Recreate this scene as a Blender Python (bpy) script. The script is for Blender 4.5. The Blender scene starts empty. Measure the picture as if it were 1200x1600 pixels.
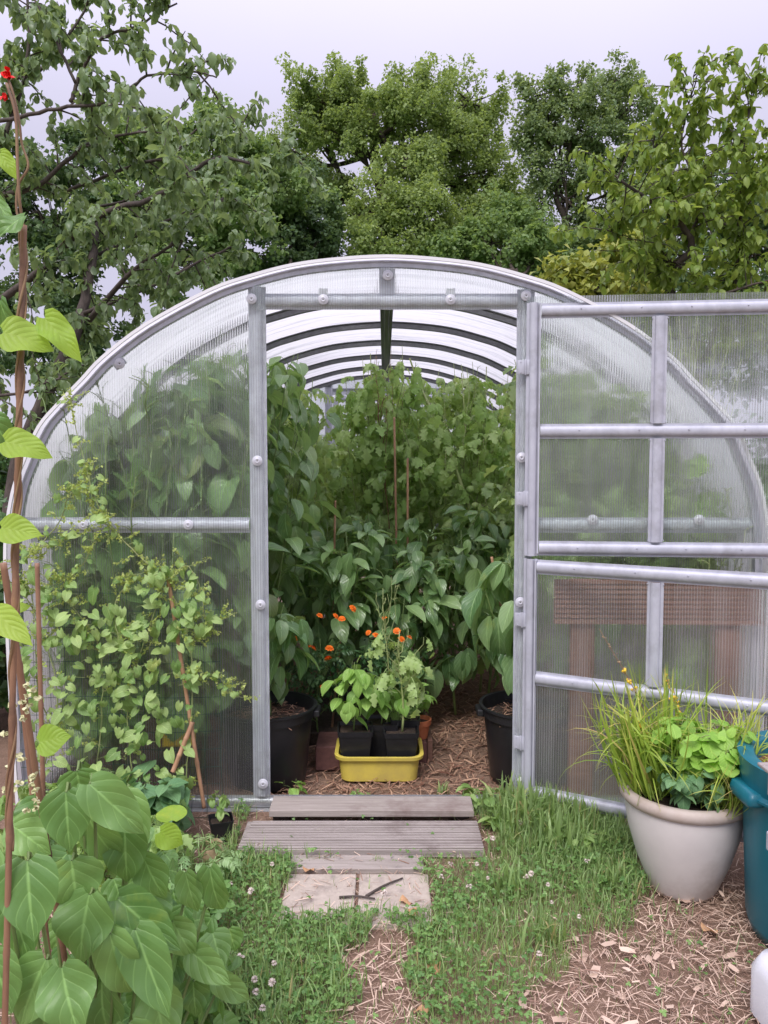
import bpy, math, random
import numpy as np
from mathutils import Vector, Matrix

# ------------------------------------------------------------------ camera, sky, sun, exposure
S = bpy.context.scene
COL = S.collection
CAM = np.array([-0.012, -3.1, 1.38]); PITCH = math.radians(3.66); F = 1250.0
cd = bpy.data.cameras.new("camera"); cam = bpy.data.objects.new("camera", cd); COL.objects.link(cam)
cam.location = CAM; cam.rotation_euler = (math.pi/2 - PITCH, 0, 0)
cd.sensor_fit = 'VERTICAL'; cd.sensor_height = 24; cd.lens = F/1600*24
cd.clip_start = 0.05; cd.clip_end = 2000
S.camera = cam
SUN_EL, SUN_ROT = math.radians(52), math.radians(200)
w = bpy.data.worlds.new("World"); S.world = w; w.use_nodes = True
nt = w.node_tree; N = nt.nodes; L = nt.links
bg = N['Background']; bg.inputs['Strength'].default_value = 0.1
sky = N.new('ShaderNodeTexSky'); sky.sky_type = 'NISHITA'; sky.sun_disc = False
sky.sun_elevation = SUN_EL; sky.sun_rotation = SUN_ROT
tc = N.new('ShaderNodeTexCoord'); sep = N.new('ShaderNodeSeparateXYZ'); L.new(tc.outputs['Generated'], sep.inputs[0])
mz = N.new('ShaderNodeMath'); mz.operation = 'MAXIMUM'; L.new(sep.outputs['Z'], mz.inputs[0]); mz.inputs[1].default_value = 0.0
gr = N.new('ShaderNodeMapRange'); gr.interpolation_type = 'SMOOTHSTEP'; L.new(mz.outputs[0], gr.inputs['Value'])
gr.inputs['From Min'].default_value = 0.25; gr.inputs['From Max'].default_value = 0.95; gr.inputs['To Min'].default_value = 0.70; gr.inputs['To Max'].default_value = 2.0
cn = N.new('ShaderNodeTexNoise'); cn.inputs['Scale'].default_value = 1.3; cn.inputs['Detail'].default_value = 4
L.new(tc.outputs['Generated'], cn.inputs['Vector'])
cm = N.new('ShaderNodeMapRange'); L.new(cn.outputs['Fac'], cm.inputs['Value'])
cm.inputs['To Min'].default_value = 0.88; cm.inputs['To Max'].default_value = 1.12
mm = N.new('ShaderNodeMath'); mm.operation = 'MULTIPLY'; L.new(gr.outputs[0], mm.inputs[0]); L.new(cm.outputs[0], mm.inputs[1])
cc = N.new('ShaderNodeVectorMath'); cc.operation = 'SCALE'; cc.inputs[0].default_value = (5.2, 4.95, 6.25); L.new(mm.outputs[0], cc.inputs['Scale'])
mx = N.new('ShaderNodeMixRGB'); mx.inputs['Fac'].default_value = 0.93
L.new(sky.outputs[0], mx.inputs[1]); L.new(cc.outputs[0], mx.inputs[2]); L.new(mx.outputs[0], bg.inputs['Color'])
sl = bpy.data.lights.new("sun", 'SUN'); so = bpy.data.objects.new("sun", sl); COL.objects.link(so)
sl.energy = 1.5; sl.angle = math.radians(25); sl.color = (1, .965, .91)
so.rotation_euler = (math.radians(90) - SUN_EL, 0, math.radians(-20))
S.view_settings.view_transform = 'Standard'; S.view_settings.look = 'None'
S.view_settings.exposure = 0.85; S.view_settings.gamma = 1; S.view_settings.use_curve_mapping = False
S.render.engine = 'CYCLES'
S.cycles.use_denoising = True
S.cycles.max_bounces = 10; S.cycles.diffuse_bounces = 4; S.cycles.glossy_bounces = 3
S.cycles.transmission_bounces = 8; S.cycles.transparent_max_bounces = 16
S.cycles.sample_clamp_indirect = 6

# ------------------------------------------------------------------ geometry helpers
def at(px, py, y):
    """world point on the plane Y=y seen at photo position (1200x1600)"""
    c, s = math.cos(PITCH), math.sin(PITCH)
    a, b = px-600, 800-py
    d = np.array([a, F*c + b*s, -F*s + b*c])
    return CAM + d*((y-CAM[1])/d[1])
def G(px, py, z=0.0):
    c, s = math.cos(PITCH), math.sin(PITCH)
    a, b = px-600, 800-py
    d = np.array([a, F*c + b*s, -F*s + b*c])
    return CAM + d*((z-CAM[2])/d[2])
def nrm(v): return v/np.maximum(np.linalg.norm(v, axis=-1, keepdims=True), 1e-9)
UP = np.array([0, 0, 1.0])

class MB:
    def __init__(s): s.V = []; s.Q = []; s.T = []; s.N = []; s.A = []; s.n = 0
    def add(s, V, Q=None, T=None, A=None, NG=None):
        V = np.asarray(V, float).reshape(-1, 3); s.V.append(V)
        s.A.append(np.zeros((len(V), 3)) + .5 if A is None else np.asarray(A, float))
        if Q is not None and len(Q): s.Q.append(np.asarray(Q, int).reshape(-1, 4)+s.n)
        if T is not None and len(T): s.T.append(np.asarray(T, int).reshape(-1, 3)+s.n)
        for g in NG or []: s.N.append(np.asarray(g, int)+s.n)
        s.n += len(V); return s
    def box(s, c, size, rz=0, taper=None, ry=0, rx=0):
        x, y, z = [q/2 for q in size]
        V = np.array([(-x,-y,-z),(x,-y,-z),(x,y,-z),(-x,y,-z),(-x,-y,z),(x,-y,z),(x,y,z),(-x,y,z)])
        if taper: V[4:, :2] *= taper
        R = np.array(Matrix.Rotation(rz,3,'Z') @ Matrix.Rotation(ry,3,'Y') @ Matrix.Rotation(rx,3,'X'))
        return s.add(V @ R.T + np.asarray(c), [(0,3,2,1),(4,5,6,7),(0,1,5,4),(1,2,6,5),(2,3,7,6),(3,0,4,7)])
    def bbox(s, a, b): 
        a, b = np.array(a, float), np.array(b, float); return s.box((a+b)/2, np.abs(b-a))
    def tube(s, P, r, k=6, caps=True, tone=None):
        P = np.asarray(P, float); n = len(P); r = np.broadcast_to(np.asarray(r, float), (n,))
        t = np.gradient(P, axis=0); t = nrm(t)
        h = np.array([1.0, 0, 0]) if abs(t[0][0]) < .8 else np.array([0, 1.0, 0])
        u = nrm(np.cross(t, h)); v = np.cross(t, u)
        a = np.arange(k)/k*2*math.pi
        V = P[:,None]+r[:,None,None]*(np.cos(a)[None,:,None]*u[:,None]+np.sin(a)[None,:,None]*v[:,None])
        i = np.arange(n-1)[:,None]*k; j = np.arange(k)[None]; j2 = (j+1) % k
        Q = np.stack([i+j, i+j2, i+k+j2, i+k+j], -1).reshape(-1, 4)
        A = np.zeros((n*k, 3)); A[:,0] = np.repeat(np.linspace(0,1,n), k); A[:,2] = random.random() if tone is None else tone
        return s.add(V.reshape(-1,3), Q, A=A, NG=[np.arange(k)[::-1], np.arange(k)+(n-1)*k] if caps else None)
    def lathe(s, prof, c=(0,0,0), k=32, sx=1, sy=1):
        prof = np.asarray(prof, float); n = len(prof); a = np.arange(k)/k*2*math.pi
        V = np.stack([prof[:,0,None]*np.cos(a)*sx, prof[:,0,None]*np.sin(a)*sy, np.repeat(prof[:,1,None], k, 1)], -1)
        i = np.arange(n-1)[:,None]*k; j = np.arange(k)[None]; j2 = (j+1) % k
        Q = np.stack([i+j, i+j2, i+k+j2, i+k+j], -1).reshape(-1,4)
        return s.add(V.reshape(-1,3)+np.asarray(c), Q)
    def sweep(s, P, prof, side):
        """sweep a closed/open 2D profile (a along 'side', b along the in-plane normal) on polyline P lying across axis side"""
        P = np.asarray(P, float); n = len(P); side = np.asarray(side, float)
        t = nrm(np.gradient(P, axis=0)); nn = np.cross(side, t)
        prof = np.asarray(prof, float); k = len(prof)
        V = P[:,None] + prof[None,:,0,None]*side + prof[None,:,1,None]*nn[:,None]
        i = np.arange(n-1)[:,None]*k; j = np.arange(k)[None]; j2 = (j+1) % k
        Q = np.stack([i+j, i+j2, i+k+j2, i+k+j], -1).reshape(-1,4)
        return s.add(V.reshape(-1,3), Q, NG=[np.arange(k)[::-1], np.arange(k)+(n-1)*k])
    def ball(s, c, r, k=8, m=5, sz=1.0):
        a = np.linspace(0, math.pi, m+1)
        return s.lathe([(max(1e-4, r*math.sin(q)), -r*math.cos(q)*sz) for q in a], c, k)
    def scatter(s, tpls, pos, d, nh, size, tone, rng, wid=1.0):
        """merge copies of leaf templates; d = leaf axis, nh = hint for the upper side"""
        pos = np.asarray(pos, float); n = len(pos)
        if n == 0: return s
        d = nrm(np.asarray(d, float)); nh = np.asarray(nh, float)
        x = nrm(np.cross(d, nh)); z = np.cross(x, d)
        size = np.broadcast_to(size, (n,)); tone = np.broadcast_to(tone, (n,)); wid = np.broadcast_to(wid, (n,))
        pick = rng.integers(0, len(tpls), n)
        for ti, (V, Fq, UV) in enumerate(tpls):
            m = np.where(pick == ti)[0]
            if not len(m): continue
            W = (V[None,:,0,None]*x[m,None]*wid[m,None,None]+V[None,:,1,None]*d[m,None]+V[None,:,2,None]*z[m,None])*size[m,None,None]+pos[m,None]
            A = np.empty((len(m), len(V), 3)); A[:,:,:2] = UV[None]; A[:,:,2] = tone[m,None]
            Q = (Fq[None]+(np.arange(len(m))*len(V))[:,None,None]).reshape(-1,4)
            s.add(W.reshape(-1,3), Q, A=A.reshape(-1,3))
        return s
    def build(s, name, mat, parent=None, smooth=True, loc=None):
        V = np.concatenate(s.V) if s.V else np.zeros((0,3))
        loops = []; sizes = []
        if s.Q: q = np.concatenate(s.Q); loops.append(q.ravel()); sizes.append(np.full(len(q), 4))
        if s.T: t = np.concatenate(s.T); loops.append(t.ravel()); sizes.append(np.full(len(t), 3))
        for g in s.N: loops.append(g); sizes.append(np.array([len(g)]))
        loops = np.concatenate(loops); sizes = np.concatenate(sizes)
        me = bpy.data.meshes.new(name)
        me.vertices.add(len(V)); me.vertices.foreach_set('co', V.astype(np.float32).ravel())
        me.loops.add(len(loops)); me.loops.foreach_set('vertex_index', loops.astype(np.int32))
        me.polygons.add(len(sizes)); st = np.concatenate([[0], np.cumsum(sizes)[:-1]])
        me.polygons.foreach_set('loop_start', st.astype(np.int32))
        me.update(calc_edges=True)
        a = me.attributes.new('luv', 'FLOAT_VECTOR', 'POINT'); a.data.foreach_set('vector', np.concatenate(s.A).astype(np.float32).ravel())
        me.polygons.foreach_set('use_smooth', np.full(len(sizes), bool(smooth)))
        me.materials.append(mat)
        o = bpy.data.objects.new(name, me); COL.objects.link(o)
        if parent: o.parent = parent
        if loc is not None: o.location = loc
        return o

def sharp(o, ang=35):
    me = o.data
    try: me.set_sharp_from_angle(angle=math.radians(ang))
    except Exception: pass
    return o
def bevel(o, wd=.003, seg=2):
    b = o.modifiers.new('bevel', 'BEVEL'); b.width = wd; b.segments = seg; b.limit_method = 'ANGLE'; return o
def tag(o, label=None, cat=None, group=None, kind=None):
    for k, v in (('label', label), ('category', cat), ('group', group), ('kind', kind)):
        if v: o[k] = v
    return o
def thing(name, label, cat, loc=(0,0,0), rz=0, group=None):
    o = bpy.data.objects.new(name, None); COL.objects.link(o); o.empty_display_size = .1
    o.location = loc; o.rotation_euler = (0,0,rz); return tag(o, label, cat, group)
def catmull(P, m=6):
    P = np.asarray(P, float); Q = np.vstack([2*P[0]-P[1], P, 2*P[-1]-P[-2]]); out = []
    for i in range(1, len(Q)-2):
        for t in np.arange(m)/m:
            a, b, c, d = Q[i-1:i+3]
            out.append(.5*(2*b+(c-a)*t+(2*a-5*b+4*c-d)*t*t+(3*b-a-3*c+d)*t**3))
    return np.array(out+[P[-1]])

# ------------------------------------------------------------------ leaf templates (base at origin, axis +Y, upper side +Z)
def leaf(nu=5, nv=2, W=.35, p=.55, q=.85, fold=.25, curl=.6, heart=0., wave=0., serr=0., seed=0):
    r = random.Random(seed); V = []; UV = []; y = z = 0.0
    k = (p/(p+q))**p*(q/(p+q))**q
    ph = r.random()*6
    for i in range(nu+1):
        u = i/nu; th = curl*u
        if i: y += math.cos(th)/nu; z -= math.sin(th)/nu
        uu = min(max(u, .012), .996)
        wd = W*(uu**p)*((1-uu)**q)/k
        if serr: wd *= 1+serr*(1 if i % 2 else -1)
        for j in range(-nv, nv+1):
            s_ = j/nv; x = wd*s_
            zz = z + fold*abs(x)*math.cos(th) + wave*math.sin(u*9+ph+(2 if j > 0 else 0))*abs(s_)*wd
            yy = y - heart*abs(s_)**1.5*(1-u)**2.5 + fold*abs(x)*math.sin(th)
            V.append((x, yy, zz)); UV.append((u, s_))
    n = 2*nv+1
    Fq = [(i*n+j, i*n+j+1, (i+1)*n+j+1, (i+1)*n+j) for i in range(nu) for j in range(n-1)]
    return np.array(V), np.array(Fq), np.array(UV)
def merge_t(parts):
    V = []; Fq = []; U = []; n = 0
    for v, f, u in parts: V.append(v); Fq.append(f+n); U.append(u); n += len(v)
    return np.concatenate(V), np.concatenate(Fq), np.concatenate(U)
def place_t(t, pos, d, n, size):
    v, f, u = t; d = nrm(np.array(d, float)); x = nrm(np.cross(d, n)); z = np.cross(x, d)
    return (v[:,0,None]*x+v[:,1,None]*d+v[:,2,None]*z)*size+np.array(pos), f, u
def pinnate(seed, pairs=3, lf=None, curl=.9, size=.42, fan=1.0):
    r = random.Random(seed); parts = []; nseg = 12
    P = [np.zeros(3)]; 
    for i in range(nseg):
        th = curl*(i/nseg); P.append(P[-1]+np.array([0, math.cos(th), -math.sin(th)])/nseg)
    P = np.array(P)
    stem = []; 
    for i in range(nseg+1): wv = .012*(1.3-i/nseg); stem += [P[i]+(-wv,0,0), P[i]+(wv,0,0)]
    parts.append((np.array(stem), np.array([(2*i, 2*i+1, 2*i+3, 2*i+2) for i in range(nseg)]), np.full((2*nseg+2, 2), .0)))
    for k in range(pairs):
        t = .28+.6*k/pairs+.03*r.random(); i = int(t*nseg); th = curl*t
        fw = np.array([0, math.cos(th), -math.sin(th)]); nn = np.array([0, math.sin(th), math.cos(th)])
        for sd in (-1, 1):
            d = np.array([sd*fan, 0, 0])+fw*(.45+.3*r.random())-nn*(.1+.5*r.random())
            parts.append(place_t(lf[r.randrange(len(lf))], P[i], d, nn+np.array([sd*.2*r.random(),0,0]), size*(.75+.35*r.random())*(1-.15*k/pairs)))
    th = curl; fw = np.array([0, math.cos(th), -math.sin(th)]); nn = np.array([0, math.sin(th), math.cos(th)])
    parts.append(place_t(lf[0], P[-2], fw-nn*.2, nn, size*1.15))
    return merge_t(parts)
T_TREE = [leaf(2, 1, .34, .7, .8, .3, c, seed=i) for i, c in enumerate((.2, .6, 1.0))]
T_OAK = [leaf(2, 1, .42, .8, .6, .35, c, seed=i) for i, c in enumerate((.1, .7))]
T_CHERRY = [leaf(4, 1, .29, .7, .8, .45, c, wave=.1, seed=i) for i, c in enumerate((.3, .8, 1.3))]
T_ASH = [leaf(4, 1, .25, .7, .8, .35, c, wave=.12, seed=i) for i, c in enumerate((.4, .9, 1.5))]
T_PEPPER = [leaf(7, 2, .265, .62, 1.0, .3, c, wave=wv, seed=i) for i, (c, wv) in enumerate(((.4, .06), (.8, .1), (1.2, .12), (.9, .18)))]
T_BEAN = [leaf(12, 4, .47, .48, 1.12, .16, c, heart=.1, wave=wv, seed=i) for i, (c, wv) in enumerate(((.3, .1), (.7, .17), (1.0, .2), (.55,.26)))]
T_HEART = [leaf(7, 2, .42, .42, 1.0, .25, c, heart=.3, wave=.12, seed=i) for i, c in enumerate((.5, .9, 1.3))]
T_ROUND = [leaf(6, 2, .5, .5, .42, .12, c, heart=.2, wave=.12, seed=i) for i, c in enumerate((.3, .7))]
T_CLOVER = [merge_t([place_t(leaf(3, 1, .5, .6, .35, .3, .3), (0,0,0), (math.sin(a), math.cos(a), .05), (0,0,1), .9) for a in (0, 2.09, 4.19)])]
LT = [leaf(6, 1, .29, .6, .85, .35, c, serr=.36, wave=.15, seed=i) for i, c in enumerate((.5, 1.0))]
T_TOM = [pinnate(i, 4, LT, c, .37) for i, c in enumerate((.8, 1.3, 1.7, .5))]
LM = [leaf(3, 1, .15, .6, .8, .2, .3)]
T_MARI = [pinnate(i+9, 6, LM, c, .33, 1.1) for i, c in enumerate((.3, .7, 1.0))]
T_BLADE = [leaf(5, 1, .02, .25, .7, .5, c, seed=i) for i, c in enumerate((.3, .8, 1.4, 2.0))]
T_SEDGE = [leaf(9, 1, .011, .2, .7, .5, c, seed=i) for i, c in enumerate((.5, 1.0, 1.6, 2.2, 2.8))]

# ------------------------------------------------------------------ materials
def newmat(name):
    m = bpy.data.materials.new(name); m.use_nodes = True; nt = m.node_tree; nt.nodes.clear()
    out = nt.nodes.new('ShaderNodeOutputMaterial')
    def nd(t, ins=None, **kw):
        n = nt.nodes.new('ShaderNode'+t)
        for k, v in kw.items(): setattr(n, k, v)
        for k, v in (ins or {}).items():
            s_ = n.inputs[k]
            if hasattr(v, 'is_output') or isinstance(v, bpy.types.NodeSocket): nt.links.new(v, s_)
            else: s_.default_value = v
        return n
    return m, nd, out, nt
def rgba(c): return (c[0], c[1], c[2], 1)
def mixc(nd, fac, a, b, mode='MIX'):
    n = nd('MixRGB', blend_type=mode)
    for k, v in ((0, fac), (1, a), (2, b)):
        if isinstance(v, bpy.types.NodeSocket): n.id_data.links.new(v, n.inputs[k])
        else: n.inputs[k].default_value = v if k == 0 else rgba(v)
    return n.outputs[0]
def leafmat(name, dark, lite, vein=0., veincol=None, rough=.38, trans=.3, spec=.35, sick=None, tipcol=None, laterals=6, quilt=.35):
    m, nd, out, nt = newmat(name); dark = tuple(c*1.4 for c in dark); lite = tuple(min(.6, c*1.35) for c in lite)
    at_ = nd('Attribute', attribute_name='luv'); sp = nd('SeparateXYZ', {0: at_.outputs['Vector']})
    geo = nd('NewGeometry')
    nz = nd('TexNoise', {'Scale': 22.0, 'Detail': 3.0}); tcn = nd('TexCoord'); nt.links.new(tcn.outputs['Object'], nz.inputs['Vector'])
    t2 = nd('Math', {0: nz.outputs['Fac'], 1: .5, 2: sp.outputs[2]}, operation='MULTIPLY_ADD')
    t3 = nd('Math', {0: t2.outputs[0], 1: .25}, operation='SUBTRACT', use_clamp=True)
    col = mixc(nd, t3.outputs[0], dark, lite)
    if vein:
        n4 = nd('TexNoise', {'Scale': 9.0, 'Detail': 5.0, 'Roughness': .7}); nt.links.new(tcn.outputs['Object'], n4.inputs['Vector'])
        m4 = nd('MapRange', {'Value': n4.outputs['Fac'], 'From Min': .6, 'From Max': .75, 'To Max': .5}); col = mixc(nd, m4.outputs[0], col, (lite[0]*1.5, lite[1]*1.05, lite[2]*.6))
    if sick:
        mr = nd('MapRange', {'Value': sp.outputs[2], 'From Min': .93, 'From Max': .97}); col = mixc(nd, mr.outputs[0], col, sick)
    if tipcol:
        mr = nd('MapRange', {'Value': sp.outputs[0], 'From Min': .62, 'From Max': 1.0}); 
        mt = nd('Math', {0: mr.outputs[0], 1: sp.outputs[2]}, operation='MULTIPLY'); col = mixc(nd, mt.outputs[0], col, tipcol)
    nrml = None
    if vein:
        av = nd('Math', {0: sp.outputs[1]}, operation='ABSOLUTE')
        mid = nd('MapRange', {'Value': av.outputs[0], 'From Min': .02, 'From Max': .075, 'To Min': 1., 'To Max': 0.})
        lat = nd('Math', {0: av.outputs[0], 1: -.45, 2: sp.outputs[0]}, operation='MULTIPLY_ADD')
        ls = nd('Math', {0: lat.outputs[0], 1: float(laterals)}, operation='MULTIPLY'); fr = nd('Math', {0: ls.outputs[0]}, operation='FRACT')
        pp = nd('Math', {0: fr.outputs[0], 1: .5}, operation='SUBTRACT'); pa = nd('Math', {0: pp.outputs[0]}, operation='ABSOLUTE')
        lv = nd('MapRange', {'Value': pa.outputs[0], 'From Min': .02, 'From Max': .07, 'To Min': .55, 'To Max': 0.})
        vm = nd('Math', {0: mid.outputs[0], 1: lv.outputs[0]}, operation='MAXIMUM')
        vf = nd('Math', {0: vm.outputs[0], 1: vein}, operation='MULTIPLY')
        col = mixc(nd, vf.outputs[0], col, veincol or tuple(min(1, c*1.9+.03) for c in lite))
        hgt = nd('Math', {0: pa.outputs[0], 1: .5}, operation='POWER')
        h2 = nd('Math', {0: nz.outputs['Fac'], 1: .4, 2: hgt.outputs[0]}, operation='MULTIPLY_ADD')
        bp = nd('Bump', {'Height': h2.outputs[0], 'Strength': quilt, 'Distance': .004}); nrml = bp.outputs[0]
    back = mixc(nd, .45, col, tuple(.35*c+.06 for c in (lite[0]*1.4, lite[1]*1.5, lite[2]*1.6)))
    col = mixc(nd, geo.outputs['Backfacing'], col, back)
    pb = nd('BsdfPrincipled', {'Base Color': col, 'Roughness': rough, 'Specular IOR Level': spec})
    tcol = mixc(nd, .5, col, (lite[0]*1.9, lite[1]*1.9, lite[2]*.7))
    tr = nd('BsdfTranslucent', {'Color': tcol})
    if nrml: nt.links.new(nrml, pb.inputs['Normal'])
    ms = nd('MixShader', {0: trans, 1: pb.outputs[0], 2: tr.outputs[0]})
    nt.links.new(ms.outputs[0], out.inputs[0]); return m
def plain(name, c1, c2=None, rough=.6, metal=0., scale=20., bump=0., stretch=(1,1,1), spec=.4, c3=None, detail=5, bdist=.004):
    m, nd, out, nt = newmat(name)
    tcn = nd('TexCoord'); mp = nd('Mapping', {'Vector': tcn.outputs['Object'], 'Scale': stretch})
    nz = nd('TexNoise', {'Vector': mp.outputs[0], 'Scale': scale, 'Detail': float(detail), 'Roughness': .65})
    mr = nd('MapRange', {'Value': nz.outputs['Fac'], 'From Min': .3, 'From Max': .7})
    col = mixc(nd, mr.outputs[0], c1, c2 or c1)
    if c3:
        n3 = nd('TexNoise', {'Vector': tcn.outputs['Object'], 'Scale': scale*.23, 'Detail': 6.0, 'Roughness': .7})
        m3 = nd('MapRange', {'Value': n3.outputs['Fac'], 'From Min': .52, 'From Max': .68}); col = mixc(nd, m3.outputs[0], col, c3)
    rg = nd('MapRange', {'Value': nz.outputs['Fac'], 'To Min': max(0, rough-.1), 'To Max': min(1, rough+.1)})
    pb = nd('BsdfPrincipled', {'Base Color': col, 'Roughness': rg.outputs[0], 'Metallic': metal, 'Specular IOR Level': spec})
    if bump:
        bp = nd('Bump', {'Height': nz.outputs['Fac'], 'Strength': bump, 'Distance': bdist}); nt.links.new(bp.outputs[0], pb.inputs['Normal'])
    nt.links.new(pb.outputs[0], out.inputs[0]); return m
def barmat(name, dark, lite, rough=.6):
    """colour by the tone written per piece (straw, chips)"""
    m, nd, out, nt = newmat(name); a = nd('Attribute', attribute_name='luv'); sp = nd('SeparateXYZ', {0: a.outputs['Vector']})
    col = mixc(nd, sp.outputs[2], dark, lite); pb = nd('BsdfPrincipled', {'Base Color': col, 'Roughness': rough, 'Specular IOR Level': .25})
    nt.links.new(pb.outputs[0], out.inputs[0]); return m
def polycarb(name, axis=0, pitch=.0095, milky=.085, smear=.6, clear=.95, slope=.7, lines=.2, back=.55, gloss=.8, tcol=.9):
    m, nd, out, nt = newmat(name)
    tcn = nd('TexCoord'); sp = nd('SeparateXYZ', {0: tcn.outputs['Object']})
    ph = nd('Math', {0: sp.outputs[axis], 1: 2*math.pi/pitch}, operation='MULTIPLY')
    sn = nd('Math', {0: ph.outputs[0]}, operation='SINE')
    line = nd('MapRange', {'Value': sn.outputs[0], 'From Min': .45, 'From Max': .95})
    # uneven dirt film, run-down streaks along the flutes
    st = (9, 9, .6) if axis == 0 else (1, 9, 1)
    mp = nd('Mapping', {'Vector': tcn.outputs['Object'], 'Scale': st}); dz = nd('TexNoise', {'Vector': mp.outputs[0], 'Scale': 1.6, 'Detail': 6.0, 'Roughness': .7})
    hv = nd('Math', {0: sn.outputs[0], 1: .5, 2: .5}, operation='MULTIPLY_ADD')
    bp = nd('Bump', {'Height': hv.outputs[0], 'Strength': slope, 'Distance': .0026})
    tp = nd('BsdfTransparent', {'Color': (clear*.965, clear, clear*.97, 1)})
    geo = nd('NewGeometry'); ior = nd('MapRange', {'Value': geo.outputs['Backfacing'], 'To Min': 1.13, 'To Max': 1/1.13})
    rf = nd('BsdfRefraction', {'Color': (clear*.965, clear, clear*.97, 1), 'IOR': ior.outputs[0], 'Roughness': .06, 'Normal': bp.outputs[0]})
    see = nd('MixShader', {0: smear, 1: tp.outputs[0], 2: rf.outputs[0]})
    df = nd('BsdfDiffuse', {'Color': (.74, .735, .75, 1)}); tl = nd('BsdfTranslucent', {'Color': (tcol, tcol*.985, tcol*1.015, 1)})
    mk = nd('MixShader', {0: back, 1: df.outputs[0], 2: tl.outputs[0]})
    f1 = nd('MapRange', {'Value': dz.outputs['Fac'], 'From Min': .3, 'From Max': .75, 'To Min': milky*.35, 'To Max': milky*2.0})
    f2 = nd('Math', {0: line.outputs[0], 1: lines, 2: f1.outputs[0]}, operation='MULTIPLY_ADD', use_clamp=True)
    a = nd('MixShader', {0: f2.outputs[0], 1: see.outputs[0], 2: mk.outputs[0]})
    gl = nd('BsdfGlossy', {'Color': (1, 1, 1, 1), 'Roughness': .12})
    lw = nd('LayerWeight'); f5 = nd('Math', {0: lw.outputs['Facing'], 1: 5.0}, operation='POWER'); fm = nd('Math', {0: f5.outputs[0], 1: gloss, 2: .03}, operation='MULTIPLY_ADD')
    b = nd('MixShader', {0: fm.outputs[0], 1: a.outputs[0], 2: gl.outputs[0]})
    nt.links.new(b.outputs[0], out.inputs[0]); return m
M = {}
M['panel'] = polycarb('polycarbonate_upright')
M['door_panel'] = polycarb('polycarbonate_door', milky=.13)
M['roof'] = polycarb('polycarbonate_roof', axis=1, milky=.92, smear=.5, slope=.5, lines=.05, back=.9, gloss=.25, tcol=.66)
M['edge'] = plain('white_edge_strip', (.78,.77,.8), (.7,.69,.73), .4, scale=6)
M['galv'] = plain('galvanised_steel', (.41,.415,.48), (.53,.535,.61), .55, .2, 24, .05, (1,1,.5), c3=(.36,.36,.40))
M['galv2'] = plain('weathered_galvanised_steel', (.36,.37,.39), (.5,.5,.53), .5, .5, 40, .04)
M['rib'] = plain('backlit_dark_steel', (.10,.10,.105), (.16,.16,.17), .5, .3, 40, .04)  # backlit shade of the inner ribs and ridge beam put into the steel colour
M['screw'] = plain('dull_screw_steel', (.15,.15,.16), None, .4, .8)
M['washer'] = plain('clear_plastic_washer', (.58,.58,.64), (.5,.5,.56), .35, 0)
M['bark'] = plain('dark_cherry_bark', (.045,.034,.03), (.11,.085,.075), .8, 0, 40, .6, (1,1,.4))
M['oakbark'] = plain('oak_bark', (.035,.027,.022), (.085,.065,.05), .9, 0, 3, .6, bdist=.05)
M['bamboo'] = plain('bamboo_cane', (.38,.2,.115), (.52,.31,.19), .5, 0, 14, .15, (3,3,.5), c3=(.22,.12,.08))
M['pole'] = plain('weathered_bean_pole', (.22,.115,.07), (.34,.19,.115), .55, 0, 18, .2, (3,3,.4), c3=(.12,.07,.045))
M['wood'] = plain('weathered_grey_plank', (.27,.228,.205), (.42,.365,.335), .8, 0, 13, .5, (.35,7,7), c3=(.22,.165,.15))
M['deck'] = plain('weathered_ridged_deck', (.24,.205,.19), (.40,.35,.33), .85, 0, 15, .5, (.3,8,8), c3=(.2,.16,.15))
M['brownwood'] = plain('stained_brown_board', (.15,.078,.055), (.22,.12,.088), .7, 0, 12, .3, (.4,5,5))
M['concrete'] = plain('sandy_concrete_slab', (.40,.335,.285), (.50,.425,.365), .9, 0, 45, .4, c3=(.30,.25,.22))
M['brick'] = plain('red_brown_block', (.10,.045,.04), (.16,.075,.065), .85, 0, 40, .4)
M['black'] = plain('black_plastic', (.012,.012,.014), (.02,.02,.023), .38, 0, 9, .03)
M['soil'] = plain('dark_potting_soil', (.03,.02,.015), (.09,.06,.045), .95, 0, 70, 1.0, bdist=.01)
M['yellow'] = plain('yellow_plastic', (.66,.54,.10), (.60,.48,.09), .4, 0, 7, .02, c3=(.46,.36,.11))
M['terracotta'] = plain('terracotta', (.42,.12,.05), (.5,.17,.08), .75, 0, 25, .1)
M['ceramic'] = plain('matt_pale_ceramic', (.60,.56,.55), (.67,.63,.615), .5, 0, 6, .05, c3=(.42,.37,.345))
M['rim'] = plain('worn_ceramic_rim', (.42,.34,.29), (.52,.45,.41), .55, 0, 14, .1)
M['teal'] = plain('teal_plastic', (.005,.11,.155), (.012,.15,.20), .36, 0, 3, .03, (4,4,.6), c3=(.03,.15,.17))
M['rust_water'] = plain('rusty_water', (.20,.075,.03), (.26,.11,.05), .06, 0, 4)
M['can'] = plain('milky_white_plastic', (.7,.7,.75), (.64,.64,.69), .3, 0, 5)
M['wire'] = plain('green_coated_wire', (.01,.06,.035), None, .4)
M['card'] = plain('brown_cardboard', (.34,.24,.14), (.42,.31,.2), .9, 0, 20, .2)
M['tomato'] = plain('unripe_tomato_skin', (.24,.36,.11), (.34,.42,.16), .3, 0, 12)
M['orange'] = plain('orange_petal', (.85,.13,.01), (.95,.26,.02), .6, 0, 90, .3)
M['darkred'] = plain('rust_red_petal', (.5,.03,.01), (.75,.1,.01), .6, 0, 90, .3)
M['red'] = plain('scarlet_petal', (.85,.012,.012), None, .5)
M['yellowbud'] = plain('yellow_bud', (.75,.5,.03), (.6,.42,.05), .6)
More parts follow.
